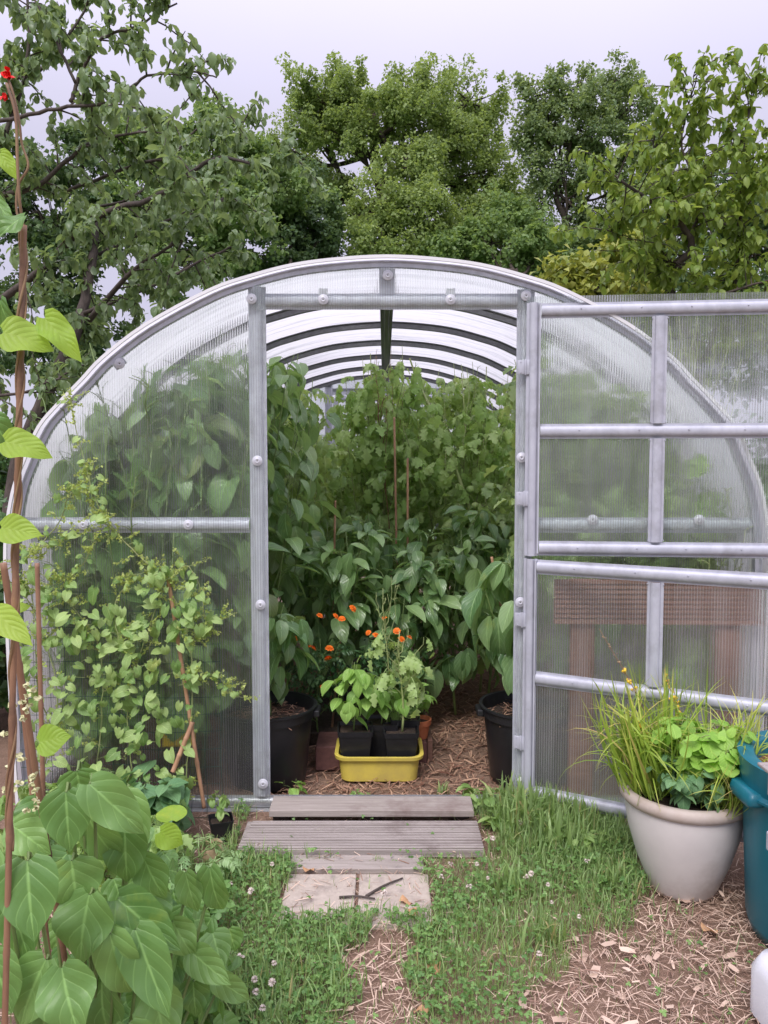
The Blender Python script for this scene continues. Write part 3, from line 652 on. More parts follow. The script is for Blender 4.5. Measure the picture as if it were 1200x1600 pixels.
limb_tree('plum_tree', 'bright green young tree with curled leaves behind the open upper door', tuple(pb_),
  [(np.vstack([[pb_], LP((1090,600,3.4),(1045,440,3.4),(1080,390,3.3),(1060,345,3.2),(1010,310,3.0),(965,280,2.8))]), .05, .008, .45),
   (LP((1100,560,3.4),(1150,440,3.4),(1180,390,3.4),(1230,330,3.3)), .02, .008, .1),
   (LP((1080,390,3.3),(1090,300,3.3),(1065,220,3.3),(1080,150,3.3),(1085,115,3.3)), .012, .003, .1),
   (LP((1150,430,3.4),(1160,300,3.2),(1165,200,3.2),(1190,120,3.2)), .014, .003, .1),
   (LP((1060,350,3.2),(1030,280,3.2),(1020,220,3.2)), .01, .004, .1),
   (LP((1090,420,3.4),(1000,390,3.2),(950,360,3.1)), .01, .004, .1),
   (LP((1180,400,3.4),(1120,330,3.6),(1110,260,3.7)), .012, .004, .1),
   (LP((1100,470,3.3),(1190,440,3.1),(1240,430,3.0)), .012, .004, .1),
   (LP((1160,330,3.4),(1220,250,3.4),(1240,180,3.4)), .012, .004, .1)],
  .075, .036, .48, 24, T_ASH, .088, 'plum', 'bark', (-75, 15), .3, 1.0, outside)
blob_tree('yellow_shrub', 'yellowish leafy shrub peeping over the roof beside the right oak', tuple(np.append(at(930,440,6.0)[:2], 0)),
  [at(930,470,6), at(935,430,6)], [B(900,425,6.0,34,26),B(950,405,6.2,40,32),B(985,440,6,40,30),B(935,455,5.8,50,30),B(1000,390,6.4,30,26)], 4200, .10, 'yellowshrub', .04, .22, T_TREE, 'bark')
for x, y, h, lab in ((-2.0,.9,1.15,'leafy shrub outside the left wall nearest the front corner'),(-2.05,2.2,1.3,'leafy shrub outside the left wall at mid length'),(-2.05,3.5,1.3,'leafy shrub outside the left wall near the rear'),(2.0,1.0,1.2,'unseen leafy shrub added to shade the right wall nearest the front'),(2.05,2.6,1.3,'unseen leafy shrub added to shade the right wall towards the rear')):  # shrubs shade the translucent side walls; the right hand ones are unseen additions
    blob_tree('garden_shrub', lab, (x, y, 0), [(x, y, h*.4), (x, y, h*.6)], [((x+rng.uniform(-.15,.15), y+rng.uniform(-.4,.4), h*rng.uniform(.25,.8)), (.24,.4,.3)) for _ in range(6)], 4200, .075, 'hedge', .03, .2, T_TREE, 'bark')
for px, y, h, lab in ((215, 6.2, 2.7, 'tall dark shrub behind the greenhouse left shoulder'), (110, 5.8, 2.3, 'tall dark shrub behind the cherry trunk'), (-60, 5.2, 1.9, 'dark leafy shrub on the far left behind the greenhouse side'), (40, 3.4, 1.1, 'low leafy shrub under the cherry trunk'), (1260, 5.5, 1.9, 'dark shrub behind the far right end of the open door'),
                      (480, 6.8, 2.0, 'dark shrub behind the rear wall, left of the rear door'), (760, 7.2, 1.9, 'dark shrub behind the rear wall, right of the rear door')):
    c = at(px, 700, y); blob_tree('garden_shrub', lab, (c[0], y, 0), [(c[0], y, h*.4), (c[0], y, h*.6)], [((c[0]+rng.uniform(-.5,.5), y+rng.uniform(-.3,.3), h*rng.uniform(.3,.8)), (.55,.5,.4)) for _ in range(6)], 5200, .09, 'hedge', .04, .28, T_TREE, 'bark')

# ------------------------------------------------------------------ inside the greenhouse
m = MB()
n = 16000; P = np.stack([U(-1.3,1.3,n), U(.03,2.6,n), U(.002,.02,n)], -1); a = U(0,6.28,n); ln = U(.02,.075,n)
D = np.stack([np.cos(a), np.sin(a), rng.normal(0,.12,n)], -1)
T_ST = [leaf(2, 1, .05, .1, .1, .3, c) for c in (.1,.5)]
m.scatter(T_ST, P, D, UP+rng.normal(0,.25,(n,3)), ln, tone(n,0,1), rng)
tag(m.build('straw_mulch', M['innerstraw']), 'hay mulch covering the greenhouse floor', 'mulch', kind='stuff')
def bucket(c, label, r=.2, h=.33):
    b = thing('bucket', label, 'bucket', c, 0)
    m = MB(); m.lathe([(.001,.004),(r*.8,.004),(r*.82,.012),(r*.96,h-.05),(r*.96,h-.045),(r*1.02,h-.045),(r*1.03,h-.012),(r*1.07,h-.008),(r*1.07,h),(r*1.0,h),(r*.95,h-.04),(r*.93,h-.06)], k=40); sharp(m.build('tub', M['black'], b), 40)
    for sx in (-1,1): m = MB(); m.box((sx*r*1.06,0,h-.03),(.03,.09,.03)); bevel(m.build('handle', M['black'], b, False), .006)
    m = MB(); m.lathe([(.001,h-.045),(r*.5,h-.05),(r*.945,h-.055)], k=24); m.build('soil', M['soil'], b)
    m = MB(); n = 260; a = U(0,6.28,n); q = np.sqrt(U(0,1,n))*r*.88; e = U(0,6.28,n)
    m.scatter(T_ST, np.stack([q*np.cos(a), q*np.sin(a), h-.048+U(0,.012,n)],-1), np.stack([np.cos(e),np.sin(e),rng.normal(0,.12,n)],-1), UP+rng.normal(0,.25,(n,3)), U(.02,.06,n), tone(n,0,1), rng); tag(m.build('straw_cover', M['innerstraw'], b), kind='stuff'); return b
bl, br_ = (-.515,.30,0), (.615,.31,0)
bucket(bl, 'big black bucket just inside the left door post'); bucket(br_, 'big black bucket just inside the right door post')
bush((bl[0],bl[1],.28), .55, .2, 8, 8, T_PEPPER, .15, 'pepper', start=.2, droop=(-80,-15), name='pepper_plant', label='pepper plant with large hanging leaves in the left bucket', cat='plant', pet=.05, clip=inside, tn=(.0,.6))
bush((br_[0]-.02,br_[1],.28), .85, .30, 11, 11, T_PEPPER, .18, 'pepper', start=.15, droop=(-85,-20), name='pepper_plant', label='tall pepper plant with big hanging leaves in the right bucket', pet=.05, clip=inside, tn=(.1,.95))
cane((br_[0]-.03,br_[1]-.03,.27), at(768,870,.33), .006, 'bamboo cane stuck in the right bucket')
# tall leafy plants by the left panel
for i, (x, y, h, r, sz, lab) in enumerate(((-.62,.62,1.75,.28,.15,'tall pepper plant with broad leaves against the left door post'), (-.95,.42,1.62,.34,.17,'big leaved plant pressed against the left front panel'),
      (-1.22,.36,1.05,.24,.15,'shorter leafy plant in the corner behind the left panel'), (-.78,.28,1.2,.26,.15,'broad leaved plant low behind the left panel beside the post'), (-1.05,1.2,1.6,.4,.15,'leafy plant farther back along the left side wall'),(-1.15,.2,1.3,.26,.16,'large leaved plant touching the left panel above the cross rail'),(-.8,.22,1.55,.3,.16,'leafy plant climbing behind the left panel near the post'),(-.65,1.1,1.8,.3,.14,'tall plant in the second row left of the path'),(-1.22,.17,1.05,.24,.13,'leafy plant in the outermost corner of the left panel'),(-1.12,.26,1.3,.26,.14,'leafy plant beside the outermost one behind the left panel'),(-1.27,.3,.7,.24,.13,'lowest leafy plant by the foot of the left arch'),(-1.27,.55,.75,.24,.14,'low leafy plant in the front left corner of the greenhouse'),(-1.25,1.5,.8,.26,.14,'low leafy plant beside the left side wall'),(-1.2,.34,1.5,.3,.15,'tall climbing plant filling the outer half of the left panel'),(-.95,.65,1.85,.36,.15,'tallest climbing plant behind the left panel'),(-1.0,.15,1.55,.3,.16,'climbing plant pushed against the middle of the left panel'),
      (-1.1,2.2,1.5,.4,.15,'leafy plant at mid depth along the left side wall'))):
    bush((x,y,.0), h*1.22, r, 20, 12, T_HEART if i in (1,2,4,5,6,7,9,10,13) else T_PEPPER, sz, 'bean' if i in (1,4,5,8,9) else 'pepper', start=.12, droop=(-75,5), name='climbing_plant', label=lab, clip=inside, r0=.01, tn=(.15,1.0), pet=.07)
# bed of pepper plants in the middle
for i, (px, y, top, r, lab) in enumerate(((540,.95,800,.26,'pepper plant with a cane left of the centre of the bed'), (600,1.25,775,.28,'pepper plant in the very middle of the doorway view'), (655,.95,840,.24,'dark leaved pepper plant right of the centre seedlings'),
       (715,1.05,800,.28,'pepper plant between the middle one and the right bucket'), (505,1.4,790,.26,'pepper plant at the left edge of the middle bed'), (770,1.3,760,.3,'bushy pepper plant behind the right bucket'))):
    p = at(px, top, y); bush((p[0],y,.04), p[2]-.02, r, 15, 12, T_PEPPER, .15, 'pepper', start=.12, droop=(-80,25), name='pepper_plant', label=lab, clip=inside, r0=.008, tn=(.1,.95), group='pepper plants in the middle bed')
TOMS = [(1150,.25,770,.26,'tom','low tomato plant in the outer corner of the right panel'),(1110,.2,690,.26,'tom','tomato plant close behind the right front panel'),(1060,.4,560,.32,'tom2','tall tomato plant filling the upper right front panel'),(890,.45,560,.3,'tom','tall tomato plant right beside the right door post'),(1010,.55,600,.3,'tom','tomato plant behind the right front panel'),(1090,.9,690,.3,'tom','shorter tomato plant by the right side wall'),(930,1.2,590,.34,'tom2','tall tomato plant behind the right front panel, second row'),(960,2.1,610,.4,'tom','tomato plant halfway along the right side wall'),(880,3.0,620,.4,'tom','tomato plant at the far end of the right side wall'),(470,2.3,690,.4,'tom','tomato plant at the rear left of the doorway view'),(540,2.6,640,.42,'tom','tomato plant just left of the ridge beam line'),(590,1.9,590,.34,'tom2','tallest pale tomato plant climbing towards the ridge beam'),
        (650,2.4,610,.45,'tom','tomato plant right of the tallest one'),(715,1.8,620,.42,'tom2','tomato plant with a thick slanting stem on the right'),(770,2.3,600,.42,'tom','leggy tomato plant near the right door post'),
        (760,1.55,690,.36,'tom','low tomato plant with green fruit behind the right bucket pepper'),(440,1.7,640,.34,'tom','tomato plant beside the left post foliage'),(700,2.9,640,.45,'tom','far tomato plant under the last roof ribs on the right'),(520,3.1,650,.45,'tom','far tomato plant under the last roof ribs on the left')]
tomroots = {}
for i, (px, y, top, r, mt, lab) in enumerate(TOMS):
    p = at(px, top, y); tomroots[i] = bush((p[0],y,.02), (p[2]+.02)*(1.18 if px in (590,650,715,770,1060,890,930,440) else .97), r, 20, 12, T_TOM, .21, mt, start=.2, droop=(-60,20), name='tomato_plant', label=lab, clip=inside, r0=.009, tn=(.1,1.0), group='tomato plants', pet=.03, stem='palestem')
for px, py, y, r, k in ((735,765,1.5,.026,6),(745,690,1.7,.024,6),(728,692,1.72,.02,6),(765,690,1.7,.022,6),(756,705,1.7,.02,6),(742,790,1.45,.022,6),(800,745,1.5,.02,6),(576,775,1.75,.02,2),(590,770,1.75,.02,2),(772,720,1.62,.02,6),(718,712,1.75,.018,4),(752,798,1.42,.016,6)):
    m = MB(); c = at(px, py, y)-np.array(tomroots[k+9].location); m.ball(c, r, 14, 9, .9); m.build('tomato', M['tomato'], tomroots[k+9])
m = MB(); m.tube(catmull(LP((735,800,1.5),(700,700,1.6),(655,600,1.75),(640,560,1.8)),5)-np.array(tomroots[13].location), np.linspace(.012,.005,16), 7); m.build('stem', M['palestem'], tomroots[13])
bush((at(600,600,1.7)[0],1.7,.03), at(600,505,1.7)[2], .12, 9, 4, T_TOM, .12, 'tom', start=.6, name='tomato_plant', label='thin wispy shoot reaching up past the second roof rib', clip=inside, r0=.006, pet=.02, group='tomato plants', stem='brownstem')
for a_, b_, y, lab in (((622,1000),(616,652),1.35,'tallest bamboo cane left of the pair in the middle'),((637,1000),(637,716),1.15,'shorter bamboo cane right of the pair in the middle'),((528,1040),(542,893),.8,'short bamboo cane among the marigolds'),((520,960),(524,782),1.2,'bamboo cane through the left pepper plant')):
    p1 = at(*b_, y); p0 = at(*a_, y); p0 = p1+(p0-p1)*(p1[2]-.02)/(p1[2]-p0[2]); cane(p0, p1, .006, lab)
# marigolds with their own flower heads
def flower(c, par, mat='orange', r=.02):
    m = MB(); k = 9
    for ring, (rr, zz) in enumerate(((1,0),(.72,.35),(.42,.6))):
        a = np.arange(k)/k*6.283+ring*.35; d = np.stack([np.cos(a),np.sin(a),np.full(k,.25+ring*.5)],-1)
        m.scatter([leaf(2,1,.45,.6,.3,.2,.7)], np.repeat([[0,0,r*.1*ring]],k,0), d, np.repeat([[0,0,1.]],k,0)+d*.2, r*rr*1.15, .5, rng)
    m.ball((0,0,-r*.2), r*.3, 6, 4)
    o = m.build('flower', M[mat], par); o.location = c; o.rotation_euler = (rng.uniform(.2,.9), rng.uniform(-.3,.3), rng.uniform(0,6)); return o
for bx, y, top, lab, fl in ((497,.72,985,'marigold with orange flowers beside the left bucket',[(463,997),(482,1010),(490,1012),(515,1012),(500,961),(525,962),(512,1028),(505,1073),(534,966)]),
                            (607,.78,985,'marigold with orange flowers behind the black seedling pots',[(575,988),(588,992),(600,965),(620,985),(628,998),(606,1055),(552,950),(640,995)])):
    p = at(bx, top, y); r_o = bush((p[0],y,.03), p[2]-.01, .2, 16, 12, T_MARI, .1, 'mari', start=.1, droop=(-40,45), name='marigold', label=lab, pet=.02, r0=.005, tn=(.0,.8))
    for q, (fx, fy) in enumerate(fl): flower(at(fx, fy, y-.2)-np.array(r_o.location), r_o, 'darkred' if (fx, fy) == (505,1073) else 'orange', rng.uniform(.013,.019))
# bed edging
for c, sz, lab in ((at(513,1160,.42), (.11,.2,.11), 'red brown edging block left of the yellow tub'), (at(652,1145,.5), (.085,.2,.10), 'red brown edging block under the terracotta pot')):
    m = MB(); m.box((c[0],c[1]+.06,sz[2]/2+.003), sz); tag(bevel(m.build('edging_block', M['brick'], None, False), .006), lab, 'block', 'edging blocks')
c = at(672,1150,.5); m = MB(); m.bbox((c[0]-.012,.5,.0),(c[0]+.012,2.4,.10)); tag(bevel(m.build('edging_board', M['brownwood'], None, False), .003), 'brown wooden board edging the right side of the bed', 'board')
m = MB(); m.box((at(560,1100,1.0)[0],1.55,.03),(.52,1.7,.06)); tag(m.build('bed_soil', M['soil'], None, False), kind='structure')
# yellow tub and what stands in it
tx, ty = -.008-.025, .36
tub = thing('plastic_tub', 'shallow yellow plastic tub on the floor in the doorway', 'tub', (tx,ty,.004))
def rrect(wx, wy, r, n=6):
    pts = []
    for cx, cy, a0 in ((wx-r,wy-r,0),(-wx+r,wy-r,90),(-wx+r,-wy+r,180),(wx-r,-wy+r,270)):
        for k in range(n+1): a = math.radians(a0+90*k/n); pts.append((cx+r*math.cos(a), cy+r*math.sin(a)))
    return np.array(pts)
def loft(m, rings):
    k = len(rings[0][0]); V = np.concatenate([np.column_stack([r, np.full(k, z)]) for r, z in rings]); n = len(rings)
    i = np.arange(n-1)[:,None]*k; j = np.arange(k)[None]; j2 = (j+1) % k
    m.add(V, np.stack([i+j,i+j2,i+k+j2,i+k+j],-1).reshape(-1,4), NG=[np.arange(k)[::-1], (n-1)*k+np.arange(k)])
m = MB(); H = .118
loft(m, [(rrect(.155,.105,.045),0),(rrect(.165,.115,.05),.006),(rrect(.174,.124,.05),H-.02),(rrect(.174,.124,.05),H-.016),(rrect(.19,.14,.055),H-.014),(rrect(.192,.142,.055),H),(rrect(.187,.137,.055),H+.002),(rrect(.176,.126,.05),H),(rrect(.17,.12,.05),H-.03),(rrect(.16,.11,.05),.012)])
sharp(m.build('tub_body', M['yellow'], tub), 50)
def sqpot(x, y, z, wd, h, label, rz=0, name='plant_pot'):
    t = thing(name, label, 'pot', (x,y,z), rz); m = MB()
    w0, w1 = wd*.36, wd*.5
    loft(m, [(rrect(w0,w0,.01,2),0),(rrect(w1*.96,w1*.96,.01,2),h*.88),(rrect(w1,w1,.01,2),h*.885),(rrect(w1*1.03,w1*1.03,.01,2),h),(rrect(w1*.96,w1*.96,.01,2),h),(rrect(w1*.9,w1*.9,.01,2),h-.02)])
    sharp(m.build('pot', M['black'], t)); m = MB(); loft(m, [(rrect(w1*.88,w1*.88,.01,2),h-.024),(rrect(w1*.85,w1*.85,.01,2),h-.014)]); m.build('soil', M['soil'], t); return t
zt_ = .02
sqpot(tx-.105, ty-.03, zt_, .15, .20, 'black square pot at the left end of the yellow tub', .05)
sqpot(tx+.01, ty+.045, zt_, .15, .205, 'black square pot in the middle, set behind the other two', -.03)
sqpot(tx+.095, ty-.03, zt_, .15, .195, 'black square pot at the right end of the yellow tub', .02)
sqpot(tx+.115, ty+.075, zt_, .13, .215, 'tall black square pot tucked behind the right pot', .0)
bush((tx-.105,ty-.03,zt_+.18), .34, .09, 9, 5, T_PEPPER, .085, 'pepper2', start=.1, droop=(-75,0), name='pepper_seedling', label='bright green pepper seedling in the left pot of the tub', r0=.004, pet=.02, wide=1.35)
bush((tx+.01,ty+.045,zt_+.185), .22, .11, 7, 6, T_PEPPER, .08, 'pepper2', start=.1, droop=(-60,0), name='pepper_seedling', label='low leafy seedling in the middle pot of the tub', r0=.004, pet=.02, wide=1.3, tn=(0,.6))
bush((tx+.095,ty-.03,zt_+.175), .50, .12, 10, 2, T_TOM, .15, 'tom2', start=.35, droop=(-60,10), name='tomato_seedling', label='upright tomato seedling in the right pot of the tub', r0=.006, pet=.02, stem='palestem', tn=(.4,1))
m = MB(); q = nrm(rng.normal(0,1,(900,3))); c = np.array([tx+.085,ty+.075,.25]); pp = c+q*np.array([.065,.045,.075])*rng.uniform(.8,1.05,(900,1))
m.scatter(T_BLADE, pp, nrm(rng.normal(0,1,(900,3))), q, .022, tone(900,.5,1), rng, 2.); tag(m.build('moss_clump', M['tom2']), 'pale fuzzy green moss clump in the tall pot', 'moss')
sk = bush((tx+.03,ty+.06,.17), .72, .1, 7, 2, T_BLADE, .05, 'tom2', start=.7, name='seed_stalk', label='thin pale seed stalk rising high above the middle pot', r0=.004, pet=.02, stem='palestem', wide=2.)
tp = thing('terracotta_pot', 'small terracotta pot on the right edging block', 'pot', (at(655,1120,.52)[0],.53,.103)); m = MB()
m.lathe([(.001,.0),(.038,0),(.05,.062),(.056,.064),(.058,.088),(.051,.088),(.047,.065)], k=24); sharp(m.build('pot', M['terracotta'], tp)); m = MB(); m.lathe([(.001,.074),(.05,.07)], k=16); m.build('soil', M['soil'], tp)
bush((tp.location[0],.53,.17), .17, .08, 6, 5, T_PEPPER, .08, 'pepper2', start=.1, droop=(-50,20), name='pepper_seedling', label='small pepper seedling growing in the terracotta pot', r0=.003, pet=.015)
bush((at(462,1225,.1)[0],.10,0), .09, .04, 3, 3, T_PEPPER, .05, 'pepper2', name='weed_seedling', label='tiny weed sprouting at the foot of the left bucket', r0=.002, pet=.01, start=.1, droop=(-20,30), wide=1.5)
m = MB(); c = at(280,1138,.12); m.box(c, (.13,.006,.14), rz=.1); m.box(c+np.array([0,0,.07]), (.13,.02,.006), rz=.1); tag(m.build('yellow_tray', M['yellow_sheet'], None, False), 'yellow tray propped behind the left front panel', 'tray')

# ------------------------------------------------------------------ table outside, behind the lower door
ba = at(866,930,-.05); bb = at(1188,930,-.05)
tb = thing('board_rack', 'brown ridged board on two posts standing against the right front wall', 'board rack', ((ba[0]+bb[0])/2, -.026, 0))
zc = (at(900,907,-.05)[2]+at(900,964,-.05)[2])/2; wd = bb[0]-ba[0]; hz = .150
m = MB(); m.box((0,-.020,zc),(wd,.008,hz))
for k in range(8): m.box((0,-.027,zc-hz/2+hz*(k+.5)/8), (wd,.008,hz/8*.6))
m.build('ridged_board', M['brownwood'], tb, False)
m = MB(); m.box((0,-.026,zc-hz/2-.011),(wd,.018,.018)); m.build('ledge', M['brownwood'], tb, False)
for sx in (-1,1):
    m = MB(); m.box((sx*(wd/2-.115),-.006,(zc+hz/2)/2),(.095,.018,zc+hz/2)); bevel(m.build('post', M['brownwood'], tb, False), .003)

# ------------------------------------------------------------------ step boards, slabs
def plank(name, label, x0, x1, y0, y1, z0, z1, mat, skew=0, ridges=0, tilt=0):
    m = MB(); L_ = x1-x0
    if ridges:
        w_ = (y1-y0)/ridges
        m.bbox((x0,y0,z0),(x1,y1,z1-.006))
        for k in range(ridges):
            m.bbox((x0+.001+skew*k/ridges,y0+w_*(k+.12),z1-.006),(x1-.001,y0+w_*(k+.78),z1+rng.uniform(-.001,.001)))
    else: m.bbox((x0,y0,z0),(x1,y1,z1))
    o = m.build(name, M[mat], None, False); bevel(o, .0025, 2); o.rotation_euler = (tilt,0,0); return tag(o, label, 'board')
plank('wooden_plank', 'smooth weathered plank laid against the greenhouse sill', at(424,1265,-.1)[0], at(738,1265,-.1)[0], -.165, -.035, .040, .066, 'wood')
m = MB()
for q in (440,580,720): m.bbox((at(q,1265,-.1)[0]-.03,-.13,.0),(at(q,1265,-.1)[0]+.03,-.04,.0395))
m.build('support_block', M['bark'], bpy.data.objects['wooden_plank'], False)
plank('deck_board', 'wide ridged deck board in front of the sill plank', at(378,1305,-.3)[0], at(752,1300,-.3)[0], -.395, -.178, .0, .036, 'deck', .02, 11)
plank('wooden_plank', 'low half buried plank next to the concrete slabs', at(452,1340,-.46)[0], at(662,1340,-.46)[0], -.50, -.405, -.01, .016, 'wood')
for x0_, x1_, lab in ((at(440,1400,-.7)[0], at(554,1400,-.7)[0], 'left sandy concrete slab set in the grass'), (at(559,1400,-.7)[0], at(674,1400,-.7)[0], 'right sandy concrete slab set in the grass')):
    m = MB(); m.bbox((x0_,-.82,-.03),(x1_,-.525,.012)); tag(bevel(m.build('paving_slab', M['concrete'], None, False), .005), lab, 'slab', 'paving slabs')
for a_, b_, lab in (((530,1402),(586,1404),'shorter dark twig lying across the slab joint'),((572,1400),(629,1372),'longer slanting twig on the right slab')):
    p, q = G(*a_, .018), G(*b_, .018); m = MB(); m.tube(catmull([p, (p+q)/2+np.array([0,.006,.002]), q], 4), np.linspace(.0045,.003,9), 6); tag(m.build('twig', M['bark']), lab, 'twig', 'twigs on the slabs')
for px, py, s_, lab in ((478,1362,.05,'curled brown leaf at the left corner of the slabs'),(624,1408,.05,'flat brown leaf lying on the right slab'),(680,1500,.05,'pale dry leaf in the middle of the grass'),(668,1582,.045,'brown leaf near the bottom of the bare patch'),(1100,1455,.06,'brown leaf on the mulch near the teal bin'),(640,1420,.04,'small torn brown leaf at the edge of the right slab')):
    m = MB(); p = G(px,py,.02); a_ = rng.uniform(0,6); m.scatter([leaf(6,2,.38,.6,.7,.2,.9,wave=.4)], [p], [(math.cos(a_),math.sin(a_),.15)], [UP], s_, [.6], rng); tag(m.build('dry_leaf', M['brownleaf']), lab, 'leaf', 'dry fallen leaves')

# ------------------------------------------------------------------ grass, clover, straw (masses nobody could count)
from math import inf
def inpoly(P, poly):
    poly = np.array(poly); x, y = P[:,0], P[:,1]; c = np.zeros(len(P), bool); j = len(poly)-1
    for i in range(len(poly)):
        xi, yi = poly[i]; xj, yj = poly[j]
        c ^= ((yi > y) != (yj > y)) & (x < (xj-xi)*(y-yi)/(yj-yi+1e-12)+xi); j = i
    return c
def poly(*px): return [G(a, b)[:2] for a, b in px]
BARE = [poly((560,1470),(610,1440),(650,1500),(640,1560),(650,1640),(540,1640),(545,1540)), poly((800,1640),(850,1530),(930,1470),(1020,1400),(1100,1390),(1300,1400),(1300,1700),(780,1700))]
SLAB = poly((432,1440),(462,1345),(655,1345),(680,1435)); BOARD = (-.54,.40,-.42,-.02)
BED = poly((-200,1240),(330,1240),(345,1330),(320,1400),(300,1480),(200,1700),(-300,1700))
LAWN = poly((-200,1300),(370,1330),(372,1268),(400,1250),(720,1240),(900,1225),(990,1300),(1010,1380),(1060,1420),(1200,1500),(1200,1750),(-100,1750))
def field(n, lo, hi): return np.stack([U(lo[0],hi[0],n), U(lo[1],hi[1],n), np.zeros(n)], -1)
def wob(P, a=.05): return P+np.stack([a*np.sin(P[:,1]*23+P[:,0]*7), a*np.sin(P[:,0]*19), 0*P[:,0]], -1)
def lawn_mask(P, bare_keep=.05, thin=None):
    Q = wob(P, .035); ok = inpoly(Q, LAWN)
    for b in BARE: ok &= ~inpoly(Q, b) | (rng.random(len(P)) < bare_keep)
    ok &= ~inpoly(wob(P,.015), SLAB) | (rng.random(len(P)) < .012)
    ok &= ~((P[:,0] > BOARD[0]) & (P[:,0] < BOARD[1]-.05*np.sin(P[:,1]*30)) & (P[:,1] > BOARD[2]) & (P[:,1] < BOARD[3])) | (rng.random(len(P)) < .01)
    ok &= ~inpoly(wob(P,.02), BED) | (rng.random(len(P)) < .12)
    ok &= (P[:,1] < -.03) & (((P[:,0]-.96)**2+(P[:,1]+.58)**2) > .13**2)
    return ok
def patch(P, f, ph): return .5+.5*np.sin(P[:,0]*f+ph+1.3*np.sin(P[:,1]*f*.8))*np.cos(P[:,1]*f*.9+ph*2)
gm = MB()
P = field(75000, (-1.3,-1.75), (1.5,-.03)); P = P[lawn_mask(P)]
dens = patch(P, 5, 1.0)*.6+patch(P, 13, .3)*.4; P = P[rng.random(len(P)) < .55+.45*dens]
n = len(P); a = U(0,6.28,n); tilt = U(.15,1.9,n); D = np.stack([np.cos(a)*tilt, np.sin(a)*tilt, np.ones(n)], -1)
tall = .035+.05*patch(P, 4, 2.2)+.09*np.exp(-((P[:,0]-.55)**2/.05+(P[:,1]+.22)**2/.03))
gm.scatter(T_BLADE, P, D, -np.stack([np.cos(a),np.sin(a),-.2+0*a],-1)*-1, tall*U(.5,1.3,n), tone(n,.05,1.0), rng, U(.7,1.6,n))
tag(gm.build('grass', M['grass']), 'mown grass in front of the greenhouse', 'grass', kind='stuff')
cm2 = MB(); P = field(34000, (-1.2,-1.75), (1.2,-.03)); P = P[lawn_mask(P, .03)]
P = P[rng.random(len(P)) < np.clip(patch(P, 6, 4.0)*1.3-.1+.5*(P[:,0] < -.1), .12, 1)]
n = len(P); P[:,2] = U(.012,.055,n); a = U(0,6.28,n)
cm2.scatter(T_CLOVER, P, np.stack([np.cos(a),np.sin(a),rng.normal(0,.3,n)],-1), UP+rng.normal(0,.35,(n,3)), U(.006,.012,n), tone(n,.0,1), rng)
tag(cm2.build('clover_leaves', M['cloverleaf']), 'clover growing through the grass', 'clover', kind='stuff')
st = MB(); P = field(42000, (-1.3,-1.8), (2.0,-.03)); ok = np.zeros(len(P), bool)
for b in BARE: ok |= inpoly(wob(P,.06), b)
ok |= (P[:,0] > .75) & (P[:,1] < -.5); ok |= rng.random(len(P)) < .28; P = P[ok]; n = len(P); P[:,2] = U(.001,.024,n); a = U(0,6.28,n)
st.scatter(T_ST, P, np.stack([np.cos(a),np.sin(a),rng.normal(0,.1,n)],-1), UP+rng.normal(0,.3,(n,3)), U(.01,.058,n), tone(n,0,1), rng, U(.25,.85,n))
n = 420; P = field(n, (-.15,-1.75), (2.0,-.4)); ok = np.zeros(n, bool)
for b in BARE: ok |= inpoly(wob(P,.06), b)
P = P[ok]; n = len(P); P[:,2] = U(.006,.026,n); a = U(0,6.28,n)
st.scatter(T_ST, P, np.stack([np.cos(a),np.sin(a),rng.normal(0,.12,n)],-1), UP+rng.normal(0,.2,(n,3)), U(.015,.05,n), tone(n,.4,1), rng, U(2,6,n))
tag(st.build('straw_litter', M['straw']), 'straw and wood chip litter on the bare ground', 'mulch', kind='stuff')
# clover flower heads
first = None; cl_mesh = MB(); k = 34
q = nrm(rng.normal(0,1,(k,3))); q[:,2] = abs(q[:,2])*1.0-.2
cl_mesh.scatter([leaf(2,1,.22,.5,.5,.3,.4)], q*.003+np.array([0,0,.0]), q, UP+rng.normal(0,.1,(k,3)), .011, .5, rng)
CL = [(600,1395),(690,1370),(733,1385),(745,1350),(830,1365),(862,1410),(905,1432),(1000,1290),(842,1490),(815,1268),(812,1285),(838,1270),(890,1300),(917,1345),(762,1372),(428,1505),(398,1530),(425,1535),(400,1550),(376,1495),(392,1392),(410,1575),(360,1380),(822,1370),(856,1382),(770,1310),(330,1475),(338,1455),(405,1320),(425,1350),(718,1338),(704,1350)]
for i, (px, py) in enumerate(CL):
    p = G(px, py, .07); 
    if first is None:
        o = cl_mesh.build('clover_flower', M['clover']); s_ = MB(); s_.tube([(0,0,-.07),(.003,.002,-.03),(0,0,0)], .0009, 4); s2 = s_.build('stalk', M['stem'], o); first = (o, s2)
    else:
        o = first[0].copy(); COL.objects.link(o); s2 = first[1].copy(); COL.objects.link(s2); s2.parent = o
    o.location = p; o.rotation_euler = (rng.uniform(-.25,.25), rng.uniform(-.25,.25), rng.uniform(0,6)); o.scale = [rng.uniform(.5,.85)]*3
    tag(o, 'small whitish clover flower head standing in the grass', 'flower', 'white clover flowers')
